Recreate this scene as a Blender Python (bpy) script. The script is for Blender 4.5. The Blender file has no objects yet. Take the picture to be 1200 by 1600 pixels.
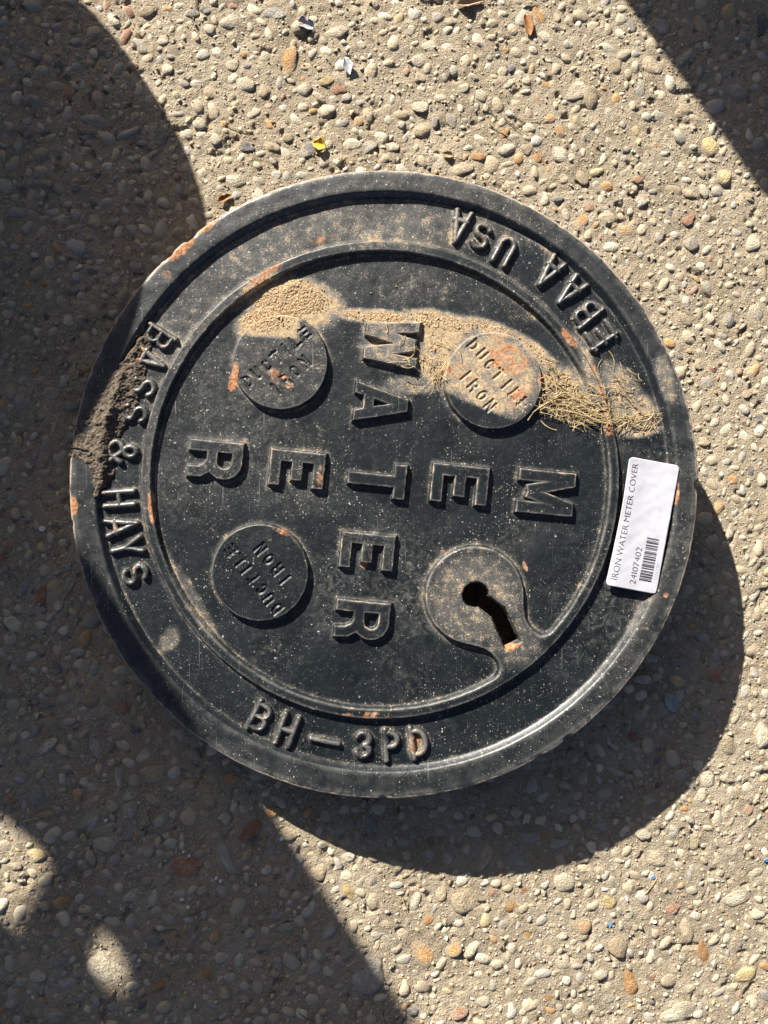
import bpy, bmesh, math, random
import numpy as np
from mathutils import Matrix, Vector

rng = np.random.default_rng(7)
random.seed(7)
scene = bpy.context.scene
COL = scene.collection

# ------------------------------------------------------------------ camera
# The cover lies tilted about 6 degrees (its right side propped on the lock
# body below); the camera looks square onto its face from D metres.
S, D = 0.0004, 0.4834                      # metres per photo pixel on the cover's face, camera distance
ZC, TH, PH, EL, AZ = 0.0442, 0.1048, 0.0638, 0.4693, -0.990
_d = np.array([math.cos(PH), math.sin(PH), 0.0]); _a = np.cross(_d, [0, 0, 1.0])
_K = np.array([[0, -_a[2], _a[1]], [_a[2], 0, -_a[0]], [-_a[1], _a[0], 0]])
M = np.eye(3) + math.sin(TH) * _K + (1 - math.cos(TH)) * _K @ _K
C0 = np.array([-0.5 * S, 43 * S, 0.0])
T = np.array([0, 0, ZC]) - M @ C0 + np.array([C0[0], C0[1], 0])
LIDM = Matrix([[*M[i], T[i]] for i in range(3)] + [[0, 0, 0, 1]])
CAMP = M @ np.array([0, 0, D]) + T
SUN = np.array([math.cos(AZ) * math.cos(EL), math.sin(AZ) * math.cos(EL), -math.sin(EL)])

cd = bpy.data.cameras.new('camera'); cam = bpy.data.objects.new('camera', cd); COL.objects.link(cam)
cd.sensor_fit = 'VERTICAL'; cd.sensor_height = 36; cd.lens = 18 * D / 0.32
cd.clip_start = 0.01; cd.clip_end = 100
cam.matrix_world = Matrix([[*M[i], CAMP[i]] for i in range(3)] + [[0, 0, 0, 1]])
scene.camera = cam

# ------------------------------------------------------------------ sky, sun, exposure
w = bpy.data.worlds.new('World'); scene.world = w; w.use_nodes = True
wn = w.node_tree.nodes; bg = wn['Background']
sky = wn.new('ShaderNodeTexSky'); sky.sky_type = 'NISHITA'; sky.sun_disc = False
sky.dust_density = 1.5; sky.ozone_density = 0.2; sky.air_density = 0.35; sky.sun_elevation = EL; sky.sun_rotation = math.atan2(-SUN[0], -SUN[1])
w.node_tree.links.new(sky.outputs[0], bg.inputs[0]); bg.inputs[1].default_value = 0.05
sd = bpy.data.lights.new('sun', 'SUN'); sd.energy = 5.0; sd.angle = math.radians(0.5); sd.color = (1.0, 0.945, 0.86)
so = bpy.data.objects.new('sun', sd); COL.objects.link(so)
so.rotation_euler = Vector(SUN).to_track_quat('-Z', 'Y').to_euler(); so.location = Vector(-SUN * 3)
vs = scene.view_settings
vs.view_transform = 'Standard'; vs.look = 'None'; vs.gamma = 1; vs.use_curve_mapping = False; vs.exposure = 1.45

# ------------------------------------------------------------------ helpers: numbers
def gpx(px, py):
    """photo pixel -> point on the ground plane (z = 0)"""
    d = M @ np.array([(px - 600) * S, (800 - py) * S, -D]); k = -CAMP[2] / d[2]
    return CAMP + d * k
def gscale(px, py):
    a, b = gpx(px - 5, py), gpx(px + 5, py); return np.linalg.norm(b - a) / 10
_TAB = np.random.default_rng(3).random(65536)
def vnoise(x, y, seed=0):
    xi = np.floor(x).astype(np.int64); yi = np.floor(y).astype(np.int64); fx = x - xi; fy = y - yi
    fx = fx * fx * (3 - 2 * fx); fy = fy * fy * (3 - 2 * fy)
    def h(a, b):
        n = (a * 374761393 + b * 668265263 + seed * 982451653) & 0x7fffffff
        n = ((n ^ (n >> 13)) * 1274126177) & 0x7fffffff
        return _TAB[(n ^ (n >> 16)) & 65535]
    return (h(xi, yi) * (1 - fx) + h(xi + 1, yi) * fx) * (1 - fy) + (h(xi, yi + 1) * (1 - fx) + h(xi + 1, yi + 1) * fx) * fy
def fbm(x, y, oct=3, seed=0):
    s, a, t = 0, 1.0, 0
    for i in range(oct):
        s = s + a * vnoise(x * 2 ** i, y * 2 ** i, seed + i * 17); t += a; a *= .5
    return s / t
def sstep(a, b, x):
    t = np.clip((x - a) / (b - a), 0, 1); return t * t * (3 - 2 * t)

# ------------------------------------------------------------------ helpers: meshes and objects
def fast_mesh(name, V, F, smooth=True, attrs=None):
    V = np.asarray(V, np.float32); F = np.asarray(F, np.int32); n = F.shape[1]
    me = bpy.data.meshes.new(name)
    me.vertices.add(len(V)); me.vertices.foreach_set('co', V.ravel())
    me.loops.add(F.size); me.loops.foreach_set('vertex_index', F.ravel())
    me.polygons.add(len(F)); me.polygons.foreach_set('loop_start', np.arange(0, F.size, n, dtype=np.int32))
    me.polygons.foreach_set('use_smooth', np.full(len(F), smooth))
    for k, v in (attrs or {}).items():
        v = np.asarray(v, np.float32)
        if v.ndim == 2:
            at = me.attributes.new(k, 'FLOAT_COLOR', 'POINT'); at.data.foreach_set('color', np.c_[v, np.ones(len(v))].astype(np.float32).ravel())
        else:
            at = me.attributes.new(k, 'FLOAT', 'POINT'); at.data.foreach_set('value', v)
    me.update(calc_edges=True); me.validate()
    return me
def obj(name, me, mat=None, parent=None, **props):
    o = bpy.data.objects.new(name, me); COL.objects.link(o)
    if mat and me and not me.materials: me.materials.append(mat)
    if parent: o.parent = parent
    for k, v in props.items(): o[k] = v
    return o
def bm_mesh(bm, name, smooth=False):
    me = bpy.data.meshes.new(name); bm.normal_update(); bm.to_mesh(me); bm.free()
    if smooth: me.polygons.foreach_set('use_smooth', np.ones(len(me.polygons), bool))
    return me
def compress(V, F, attrs=None):
    u, inv = np.unique(F, return_inverse=True)
    return V[u], inv.reshape(F.shape), {k: v[u] for k, v in (attrs or {}).items()}
def grid_faces(ny, nx):
    i = np.arange(ny * nx).reshape(ny, nx)
    return np.stack([i[:-1, :-1], i[:-1, 1:], i[1:, 1:], i[1:, :-1]], -1)      # counter-clockwise when y grows upward

# ------------------------------------------------------------------ helpers: materials
class NT:
    def __init__(s, name):
        s.m = bpy.data.materials.new(name); s.m.use_nodes = True; s.t = s.m.node_tree; s.n = s.t.nodes
        s.b = s.n['Principled BSDF']; s.co = s.n.new('ShaderNodeTexCoord').outputs['Object']
    def put(s, inp, v):
        if hasattr(v, 'is_output'): s.t.links.new(v, inp)
        else:
            if isinstance(v, (tuple, list)) and len(v) == 3 and inp.type == 'RGBA': v = (*v, 1)
            inp.default_value = v
    def noise(s, scale, detail=3, rough=.55, co=None, dist=0, out=0):
        n = s.n.new('ShaderNodeTexNoise'); s.put(n.inputs['Vector'], co or s.co)
        n.inputs['Scale'].default_value = scale; n.inputs['Detail'].default_value = detail
        n.inputs['Roughness'].default_value = rough; n.inputs['Distortion'].default_value = dist
        return n.outputs[out]
    def vor(s, scale, out='Distance', co=None, feature='F1', rnd=1):
        n = s.n.new('ShaderNodeTexVoronoi'); n.feature = feature; s.put(n.inputs['Vector'], co or s.co); n.inputs['Scale'].default_value = scale
        n.inputs['Randomness'].default_value = rnd
        return n.outputs[out]
    def math(s, op, a, b=0.0, c=None):
        n = s.n.new('ShaderNodeMath'); n.operation = op; s.put(n.inputs[0], a); s.put(n.inputs[1], b)
        if c is not None: s.put(n.inputs[2], c)
        return n.outputs[0]
    def ramp(s, v, a, b, lo=0.0, hi=1.0, kind='SMOOTHSTEP'):
        n = s.n.new('ShaderNodeMapRange'); n.interpolation_type = kind; s.put(n.inputs[0], v)
        for i, x in zip((1, 2, 3, 4), (a, b, lo, hi)): s.put(n.inputs[i], x)
        return n.outputs[0]
    def mix(s, f, a, b, mode='MIX'):
        n = s.n.new('ShaderNodeMix'); n.data_type = 'RGBA'; n.blend_type = mode
        s.put(n.inputs[0], f); s.put(n.inputs[6], a); s.put(n.inputs[7], b); return n.outputs[2]
    def attr(s, name, out='Fac'):
        n = s.n.new('ShaderNodeAttribute'); n.attribute_name = name; return n.outputs[out]
    def mapping(s, scale, rot=0):
        n = s.n.new('ShaderNodeMapping'); s.put(n.inputs[0], s.co); n.inputs['Scale'].default_value = scale; n.inputs['Rotation'].default_value = (0, 0, rot); return n.outputs[0]
    def bump(s, h, dist, strength=1, nrm=None):
        n = s.n.new('ShaderNodeBump'); n.inputs['Strength'].default_value = strength; n.inputs['Distance'].default_value = dist
        s.put(n.inputs['Height'], h)
        if nrm: s.put(n.inputs['Normal'], nrm)
        return n.outputs[0]
    def out(s, color, rough, normal=None, spec=None, **kw):
        s.put(s.b.inputs['Base Color'], color); s.put(s.b.inputs['Roughness'], rough)
        if normal: s.put(s.b.inputs['Normal'], normal)
        if spec is not None: s.put(s.b.inputs['Specular IOR Level'], spec)
        for k, v in kw.items(): s.put(s.b.inputs[k.replace('_', ' ')], v)
        return s.m

MORTAR_A, MORTAR_B, MORTAR_C = (.268, .217, .149), (.345, .288, .206), (.172, .137, .096)
def mortar_color(t):
    c = t.mix(t.ramp(t.noise(22, 4), .35, .68), MORTAR_A, MORTAR_B)
    c = t.mix(t.ramp(t.noise(130, 3), .5, .72, 0, .7), c, MORTAR_C)
    c = t.mix(t.ramp(t.noise(900, 2), .52, .7, 0, .7), c, (.50, .44, .33))
    return t.mix(t.ramp(t.noise(1300, 1), .62, .74, 0, .6), c, (.16, .13, .10))
t = NT('exposed_mortar')
c = mortar_color(t)
# fine grit of many tints
vc = t.vor(420, 'Color'); vd = t.vor(420, 'Distance')
grit = t.ramp(vd, .18, .34, 1, 0)
gsel = t.math('MULTIPLY', grit, t.ramp(t.noise(60, 2), .42, .6))
c = t.mix(t.math('MULTIPLY', gsel, .55), c, t.mix(t.ramp(t.math('FRACT', t.math('MULTIPLY', vd, 37.0)), 0, 1), (.48, .42, .31), (.22, .185, .14)))
hgt = t.math('ADD', t.math('ADD', t.noise(520, 3, .65, None, 1.2), t.math('MULTIPLY', t.noise(1300, 2), .4)), t.math('MULTIPLY', grit, .45))
MAT_GROUND = t.out(c, .95, t.bump(hgt, .0011, .9), .12)

def pebble_mat(name, c1, c2, rough=.72, dusty=.5):
    t = NT(name); oi = t.n.new('ShaderNodeObjectInfo')
    off = t.n.new('ShaderNodeVectorMath'); off.operation = 'ADD'; t.put(off.inputs[0], t.co)
    cmb = t.n.new('ShaderNodeCombineXYZ'); t.put(cmb.inputs[0], t.math('MULTIPLY', oi.outputs['Random'], 50.0)); t.put(off.inputs[1], cmb.outputs[0])
    co = off.outputs[0]
    c = t.mix(t.ramp(t.noise(1.6, 4, .65, co), .35, .65), c1, c2)
    c = t.mix(t.ramp(t.noise(9, 3, .6, co), .45, .75, 0, .55), c, tuple(min(1, x * 1.35) for x in c2))
    c = t.mix(t.ramp(t.noise(16, 2, .6, co), .6, .75, 0, .5), c, tuple(x * .45 for x in c1))
    v = t.n.new('ShaderNodeHueSaturation'); t.put(v.inputs['Color'], c); t.put(v.inputs['Value'], t.ramp(oi.outputs['Random'], 0, 1, .72, 1.22, 'LINEAR')); c = v.outputs[0]
    # cement film left on the stone, more of it on some stones than others
    cov = t.math('ADD', t.noise(2.6, 5, .7, co), t.ramp(oi.outputs['Random'], 0, 1, -.22, .2, 'LINEAR'))
    sz = t.n.new('ShaderNodeSeparateXYZ'); t.put(sz.inputs[0], t.co)
    cov = t.math('ADD', cov, t.ramp(sz.outputs[2], .90, .6, -.05, .20))
    c = t.mix(t.ramp(cov, .62 - .22 * dusty, .74 - .1 * dusty, 0, .88), c, t.mix(t.noise(14, 2, .6, co), (.28, .23, .16), (.48, .42, .315)))
    return t.out(c, rough, t.bump(t.noise(5, 5, .7, co), .12, .55), .3)
PEB = {'t': pebble_mat('tan_pebble', (.40, .31, .195), (.51, .42, .285), .72, .12),
       'c': pebble_mat('cream_pebble', (.50, .43, .30), (.62, .55, .41), .7, .12),
       'g': pebble_mat('grey_pebble', (.33, .30, .25), (.46, .425, .36), .72, .05),
       'o': pebble_mat('orange_pebble', (.42, .20, .065), (.56, .35, .16), .55, .1),
       'r': pebble_mat('red_pebble', (.34, .165, .095), (.46, .27, .17), .6, .2),
       'd': pebble_mat('dark_pebble', (.14, .13, .13), (.24, .225, .21), .6, .3),
       'y': pebble_mat('yellow_pebble', (.46, .33, .14), (.62, .50, .27), .6, .1)}
t = NT('loose_gravel')
gc = t.attr('tint', 'Color')
c = t.mix(t.ramp(t.noise(150, 5, .7), .46, .64, 0, .75), gc, t.mix(t.noise(700, 2), (.27, .225, .16), (.47, .41, .31)))
c = t.mix(t.ramp(t.noise(1100, 2), .58, .75, 0, .4), c, (.17, .14, .11))
MAT_GRAVEL = t.out(c, .85, t.bump(t.noise(600, 4, .7), .0010, .9), .25)

# cast iron under worn black paint, with dust, rust and scratches
def iron(name, k_dust=1.0):
    t = NT(name)
    du, ru, ed = t.attr('dust'), t.attr('rust'), t.attr('edge')
    base = t.mix(t.ramp(t.noise(28, 4), .3, .7), (.0032, .0052, .0066), (.0064, .0096, .0116))
    base = t.mix(t.ramp(t.noise(240, 3), .5, .75, 0, .6), base, (.022, .026, .027))
    # scuffed, chalky bloom
    base = t.mix(t.ramp(t.noise(16, 5, .65), .50, .80, 0, .32), base, (.040, .044, .042))
    base = t.mix(t.math('MULTIPLY', ed, t.ramp(t.noise(90, 4, .7), .36, .6, .15, .8)), base, (.23, .225, .205))
    sm = t.math('MULTIPLY', t.ramp(t.noise(9, 4, .6), .46, .66), t.ramp(t.noise(150, 4, .75, None, 1.5), .42, .75))
    base = t.mix(t.math('MULTIPLY', sm, .55), base, (.13, .125, .112))
    # scratches in three directions
    for rot, sc, lo in ((.7, (900, 14, 1), .69), (-.55, (1000, 18, 1), .70), (1.45, (850, 10, 1), .71)):
        s = t.ramp(t.noise(1, 2, .5, t.mapping(sc, rot)), lo, lo + .05)
        s = t.math('MULTIPLY', s, t.ramp(t.noise(24 + 5 * rot, 2), .5, .62))
        base = t.mix(t.math('MULTIPLY', s, .6), base, (.22, .215, .205))
    # splashed specks of mud
    for sc, r, am in ((300, .20, .8), (560, .26, .75), (150, .11, .8), (950, .27, .6)):
        wob = t.n.new('ShaderNodeVectorMath'); wob.operation = 'MULTIPLY_ADD'; t.put(wob.inputs[0], t.noise(sc * 2.2, 2, .6, None, 0, 1)); wob.inputs[1].default_value = (.9 / sc,) * 3; t.put(wob.inputs[2], t.co)
        v = t.vor(sc, 'Distance', wob.outputs[0]); col = t.vor(sc, 'Color', wob.outputs[0]); sep = t.n.new('ShaderNodeSeparateColor'); t.put(sep.inputs[0], col)
        rad = t.math('MULTIPLY', t.ramp(sep.outputs[0], .30, 1, 0, 1), r)
        sp = t.ramp(t.math('SUBTRACT', rad, v), 0, .07)
        sp = t.math('MULTIPLY', sp, t.ramp(t.math('ADD', t.math('ADD', t.noise(13 + sc * .01, 4), t.math('MULTIPLY', t.noise(75, 3), .8)), t.math('MULTIPLY', du, .5)), .74, 1.12))
        base = t.mix(t.math('MULTIPLY', sp, am), base, t.mix(sep.outputs[1], (.20, .19, .165), (.60, .57, .50)))
    dn = t.math('ADD', t.math('MULTIPLY', t.math('SUBTRACT', t.noise(160, 5, .65), .5), 1.1), t.math('MULTIPLY', t.math('SUBTRACT', t.noise(1100, 3, .6), .5), .8))
    film = t.ramp(t.math('ADD', du, t.math('MULTIPLY', dn, .45)), .10, .80, 0, .58)
    base = t.mix(film, base, t.mix(t.noise(90, 3), (.17, .16, .145), (.27, .25, .22)))
    dm = t.ramp(t.math('ADD', du, t.math('MULTIPLY', dn, 1.7)), .42, .95)
    dust_c = t.mix(t.ramp(t.noise(600, 3), .35, .65), (.28, .20, .115), (.46, .35, .215))
    dust_c = t.mix(t.ramp(t.noise(1500, 1), .6, .7, 0, .7), dust_c, (.12, .09, .06))
    c = t.mix(t.math('MULTIPLY', dm, .93), base, dust_c)
    rn = t.math('ADD', t.math('MULTIPLY', t.math('SUBTRACT', t.noise(210, 4, .65), .5), 1.5), t.math('MULTIPLY', t.math('SUBTRACT', t.noise(45, 3), .5), .9))
    rm = t.ramp(t.math('ADD', ru, rn), .42, .84)
    em = t.ramp(t.math('ADD', t.math('MULTIPLY', ed, .8), t.math('MULTIPLY', t.math('SUBTRACT', t.noise(120, 5, .7), .5), 1.5)), .46, .6)
    rust_c = t.mix(t.ramp(t.noise(500, 4, .65), .35, .66), (.20, .075, .032), (.46, .24, .12))
    rust_c = t.mix(t.ramp(t.noise(130, 3), .5, .72, 0, .7), rust_c, (.48, .35, .24))
    c = t.mix(t.math('MULTIPLY', rm, .92), c, rust_c)
    c = t.mix(t.math('MULTIPLY', em, .75), c, t.mix(t.noise(330, 3), (.27, .15, .09), (.44, .38, .31)))
    cover = t.math('MAXIMUM', t.math('MAXIMUM', dm, rm), t.math('MAXIMUM', em, film))
    rough = t.ramp(cover, 0, 1, .41, .95, 'LINEAR')
    rough = t.math('ADD', rough, t.math('MULTIPLY', t.math('SUBTRACT', t.noise(60, 4), .5), .22))
    h = t.math('ADD', t.math('MULTIPLY', t.noise(330, 4, .6), .8), t.math('ADD', t.math('MULTIPLY', dm, .35), t.math('MULTIPLY', t.noise(1400, 2), t.ramp(cover, 0, 1, .12, .5))))
    return t.out(c, rough, t.bump(h, .0007, .34), t.ramp(cover, 0, 1, .55, .2, 'LINEAR'))
MAT_IRON = iron('painted_cast_iron')

def plain(name, a, b, scale, rough=.9, bump=.3, bdist=.001, spec=.2):
    t = NT(name); return t.out(t.mix(t.ramp(t.noise(scale, 4, .65), .3, .7), a, b), rough, t.bump(t.noise(scale * 2, 4, .65), bdist, bump), spec)
MAT_SOIL = plain('dry_clod', (.062, .049, .036), (.17, .138, .105), 420, .97, .9, .0012, .1)
t = NT('sand'); c = t.mix(t.ramp(t.noise(900, 3), .3, .7), (.26, .18, .10), (.47, .345, .21)); c = t.mix(t.ramp(t.noise(1500, 1), .6, .7, 0, .8), c, (.10, .075, .05))
MAT_SAND = t.out(c, .95, t.bump(t.noise(1000, 3), .0008, 1), .15)
MAT_STRAW = plain('straw', (.25, .18, .09), (.47, .365, .205), 300, .75, .2)
MAT_TWIG = plain('twig', (.07, .05, .035), (.17, .125, .085), 500, .85)
MAT_LEAFY = plain('yellow_leaf', (.52, .33, .03), (.66, .47, .08), 260, .6)
MAT_LEAFB = plain('brown_leaf', (.20, .085, .03), (.36, .19, .08), 260, .7)
MAT_LEAFT = plain('tan_leaf', (.27, .19, .11), (.40, .30, .19), 260, .7)
MAT_CHIPW = plain('white_chip', (.62, .61, .57), (.8, .79, .76), 300, .6)
MAT_CHIPG = plain('slate_chip', (.20, .235, .225), (.30, .335, .315), 120, .7)
MAT_FLAKE = plain('grey_flake', (.20, .205, .215), (.42, .425, .44), 300, .4, .5, .001, .5)
MAT_BLUE = plain('blue_scrap', (.05, .16, .34), (.10, .28, .5), 300, .5)
t = NT('label_paper'); c = t.mix(t.noise(60, 3), (.375, .375, .415), (.41, .41, .445))
c = t.mix(t.math('MULTIPLY', t.ramp(t.noise(45, 5, .7), .55, .8), t.ramp(t.noise(420, 4, .7), .4, .7)), c, (.27, .25, .22))
MAT_PAPER = t.out(c, .6, t.bump(t.noise(120, 3), .0006, .12), .35)
MAT_INK = plain('label_ink', (.035, .032, .045), (.06, .055, .07), 900, .6)
MAT_INKG = plain('faint_ink', (.36, .35, .38), (.5, .49, .52), 900, .6)
t = NT('caster_wood'); wv = t.noise(1, 4, .6, t.mapping((9, 9, 1.2)))
MAT_WOOD = t.out(t.mix(t.ramp(wv, .35, .68), (.14, .095, .055), (.27, .19, .115)), .8, t.bump(wv, .004, .4))
MAT_CONC = plain('caster_stone', (.24, .225, .20), (.36, .34, .305), 30, .95, .4, .004)
MAT_LOCK = plain('rusty_lock_iron', (.025, .014, .010), (.10, .042, .020), 160, .9, .6)

# ------------------------------------------------------------------ the cover's shapes, in photo pixels on its face
W_FIELD, W_RING, W_BOSS, W_LET, W_SML = -.0043, -.0002, -.0001, -.0007, -.0012     # heights (m) against the rim's top
RIM_O, RIM_I, RING = (599.5, 757, 492.0), (602, 753, 455), (594, 750)
BOSSES = [((438, 566), 76), ((771, 594.5), 78), ((406, 895), 78)]
def circ(x, y, c, r): return np.hypot(x - c[0], y - c[1]) - r
def seg(x, y, p, q, hw, flat=True, ext=0.0):
    p = np.array(p, float); q = np.array(q, float); d = q - p; L = max(np.hypot(*d), 1e-6); d /= L
    u = (x - p[0]) * d[0] + (y - p[1]) * d[1]; v = np.abs(-(x - p[0]) * d[1] + (y - p[1]) * d[0])
    if flat:
        du = np.maximum(-ext - u, u - L - ext); dv = v - hw
        return np.hypot(np.maximum(du, 0), np.maximum(dv, 0)) + np.minimum(np.maximum(du, dv), 0)
    u2 = np.clip(u, 0, L); return np.hypot(u - u2, v) - hw
def smin(a, b, k):
    h = np.clip(.5 + .5 * (b - a) / k, 0, 1); return b * (1 - h) + a * h - k * h * (1 - h)
def ell(cx, cy, rx, ry, a0, a1, n=9):
    return [(cx + rx * math.cos(math.radians(a)), cy + ry * math.sin(math.radians(a))) for a in np.linspace(a0, a1, n)]
def glyph(ch, t, W):
    """centre lines of a letter in a box W wide and 1 high (y up), stroke t"""
    a, b, m = t / 2, W - t / 2, W / 2; top = 1 - t / 2; bot = t / 2
    if ch == 'E': return [[(a, 0), (a, 1)], [(0, bot), (W, bot)], [(0, .5), (W * .84, .5)], [(0, top), (W, top)]]
    if ch == 'T': return [[(m, 0), (m, 1)], [(0, top), (W, top)]]
    if ch == 'I': return [[(m, 0), (m, 1)]]
    if ch == 'L': return [[(a, 0), (a, 1)], [(0, bot), (W, bot)]]
    if ch == 'H': return [[(a, 0), (a, 1)], [(b, 0), (b, 1)], [(a, .5), (b, .5)]]
    if ch == 'M': return [[(a, 0), (a, 1)], [(b, 0), (b, 1)], [(a * 1.1, 1.02), (m, .16)], [(b + a * -.1, 1.02), (m, .16)]]
    if ch == 'N': return [[(a, 0), (a, 1)], [(b, 0), (b, 1)], [(a, 1), (b, 0)]]
    if ch == 'W': return [[(a, 1.05), (W * .27, 0)], [(W * .27, 0), (m, .95)], [(m, .95), (W * .73, 0)], [(W * .73, 0), (b, 1.05)]]
    if ch == 'A': return [[(a, -.03), (m, 1)], [(b, -.03), (m, 1)], [(W * .2, .28), (W * .8, .28)]]
    if ch == 'Y': return [[(a, 1), (m, .45)], [(b, 1), (m, .45)], [(m, .5), (m, 0)]]
    if ch == 'U': return [[(a, 1), (a, m)] + ell(m, m, m - a, m - a, 180, 360) + [(b, m), (b, 1)]]
    if ch == 'O': return [ell(m, .5, m - a, .5 - a, 0, 360, 21)]
    if ch == 'C': return [ell(m, .5, m - a, .5 - a, 45, 315, 15)]
    if ch == 'D': return [[(a, 0), (a, 1)], [(a, top)] + ell(W * .45, .5, W * .55 - a, .5 - a, 90, -90, 13) + [(a, bot)]]
    if ch == 'P' or ch == 'R':
        r = .28 - a / 2; cy = top - r
        g = [[(a, 0), (a, 1)], [(a, top)] + ell(b - r, cy, r, r, 90, -90, 9) + [(a, cy - r)]]
        if ch == 'R': g.append([(W * .52, cy - r), (W * .68, cy - r - .06), (b - .02, cy - r - .2), (b, -.02)])
        return g
    if ch == 'B':
        r1 = (.5 - a) / 2
        return [[(a, 0), (a, 1)], [(a, top)] + ell(b - r1 * 1.05, .5 + r1, r1, r1, 90, -90, 9) + [(a, .5)], [(a, .5)] + ell(b - r1, .5 - r1, r1, r1, 90, -90, 9) + [(a, bot)]]
    if ch == 'S': return [ell(m, .5 + (.5 - a) / 2, m - a, (.5 - a) / 2, 25, 270, 12) + ell(m, .5 - (.5 - a) / 2, m - a, (.5 - a) / 2, 90, -155, 12)[1:]]
    if ch == '3': return [ell(m, .5 + (.5 - a) / 2, (m - a) * .95, (.5 - a) / 2, 160, -80, 12), ell(m, .5 - (.5 - a) / 2, m - a, (.5 - a) / 2, 80, -160, 12)]
    if ch == '&': return [ell(W * .42, .76, W * .22, .2, 0, 360, 13), ell(W * .38, .27, W * .34, .23, 80, 350, 12), [(W, .0), (W * .25, .66)], [(W * .72, .26), (W * .92, .46)]]
    if ch == '-': return [[(0, .5), (W, .5)]]
def glyph_sdf(x, y, ch, c, read, cap, W, t, flat):
    """signed distance in pixels; read = reading direction in the photo, letters' tops 90 degrees left of it"""
    read = np.array(read, float); read /= np.hypot(*read); up = np.array([read[1], -read[0]])
    gx = ((x - c[0]) * read[0] + (y - c[1]) * read[1]) / cap + W / 2
    gy = ((x - c[0]) * up[0] + (y - c[1]) * up[1]) / cap + .5
    d = np.full(x.shape, 1e9)
    for line in glyph(ch, t, W):
        many = len(line) > 2
        for p, q in zip(line[:-1], line[1:]):
            if math.hypot(p[0] - q[0], p[1] - q[1]) < 1e-6: continue
            d = np.minimum(d, seg(gx, gy, p, q, t / 2, flat and not many))
    if flat:                                              # trim to the letter's box
        bx = np.maximum(np.abs(gx - W / 2) - W / 2, np.abs(gy - .5) - .5); d = np.maximum(d, bx)
    return d * cap
BIG_READ = (-.1, .995)
BIG = [('W', (612, 536), .92, 89), ('A', (596, 630), .78, 90), ('T', (589, 750), .62, 97), ('E', (574, 862), .68, 90), ('R', (566, 970), .72, 91),
       ('M', (854, 770), .78, 95), ('E', (719, 757), .69, 95), ('E', (464, 733), .67, 92), ('R', (336, 719), .72, 91)]
SMALL = [('B', (247, 526)), ('A', (232, 560)), ('S', (221, 603)), ('S', (208, 645)), ('&', (189, 707)), ('H', (184, 779)), ('A', (189, 822)), ('Y', (196, 856)), ('S', (209, 898)),
         ('E', (941, 523)), ('B', (919, 488)), ('A', (893, 454)), ('A', (860, 424)), ('U', (791, 388)), ('S', (753, 367)), ('A', (719, 353)),
         ('B', (406, 1123)), ('H', (448, 1143)), ('-', (507, 1160)), ('3', (567, 1166)), ('P', (612, 1166)), ('D', (655, 1162))]
SMW = {'A': .72, '-': .9, '&': .76, 'H': .68, 'B': .66, 'S': .68, 'E': .66, 'U': .68, 'Y': .72, '3': .68, 'P': .62, 'D': .68}
def small_read(c):
    v = np.array([c[0] - RING[0], c[1] - RING[1]], float); v /= np.hypot(*v); return (v[1], -v[0])
def key_sdf(x, y):                                         # the key hole
    a = circ(x, y, (744, 931), 20.5)
    return np.minimum(a, np.minimum(seg(x, y, (750, 936), (780, 960), 12.5), seg(x, y, (777, 955), (802, 1008), 13.0)))
def pad_sdf(x, y):                                         # the raised ring with the lock pad growing out of it
    rr = np.hypot(x - RING[0], y - RING[1])
    band = np.abs(rr - 366.5) - 11.5
    out = 368 - rr
    lk = smin(circ(x, y, (742, 931), 80.5), seg(x, y, (742, 931), (850, 1064), 40), 26)
    d = smin(band, lk, 26)
    return np.maximum(d, rr - 378)
def surf(x, y):
    """height of the cover's face (m against the rim's top)"""
    h = np.full(np.shape(x), W_FIELD)
    h = np.maximum(h, W_FIELD + (W_RING - W_FIELD) * sstep(1, -5, pad_sdf(x, y)))
    for c, r in BOSSES: h = np.maximum(h, W_FIELD + (W_BOSS - W_FIELD) * sstep(0, -4, circ(x, y, c, r)))
    h = np.maximum(h, W_FIELD + (0 - W_FIELD) * sstep(-7, 0, circ(x, y, RIM_I, RIM_I[2])))
    for ch, c, W, cap in BIG[:2]: h = np.maximum(h, W_FIELD + (W_LET - W_FIELD) * sstep(1, -4, glyph_sdf(x, y, ch, c, BIG_READ, cap, W, .19, True)))
    return h

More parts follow.
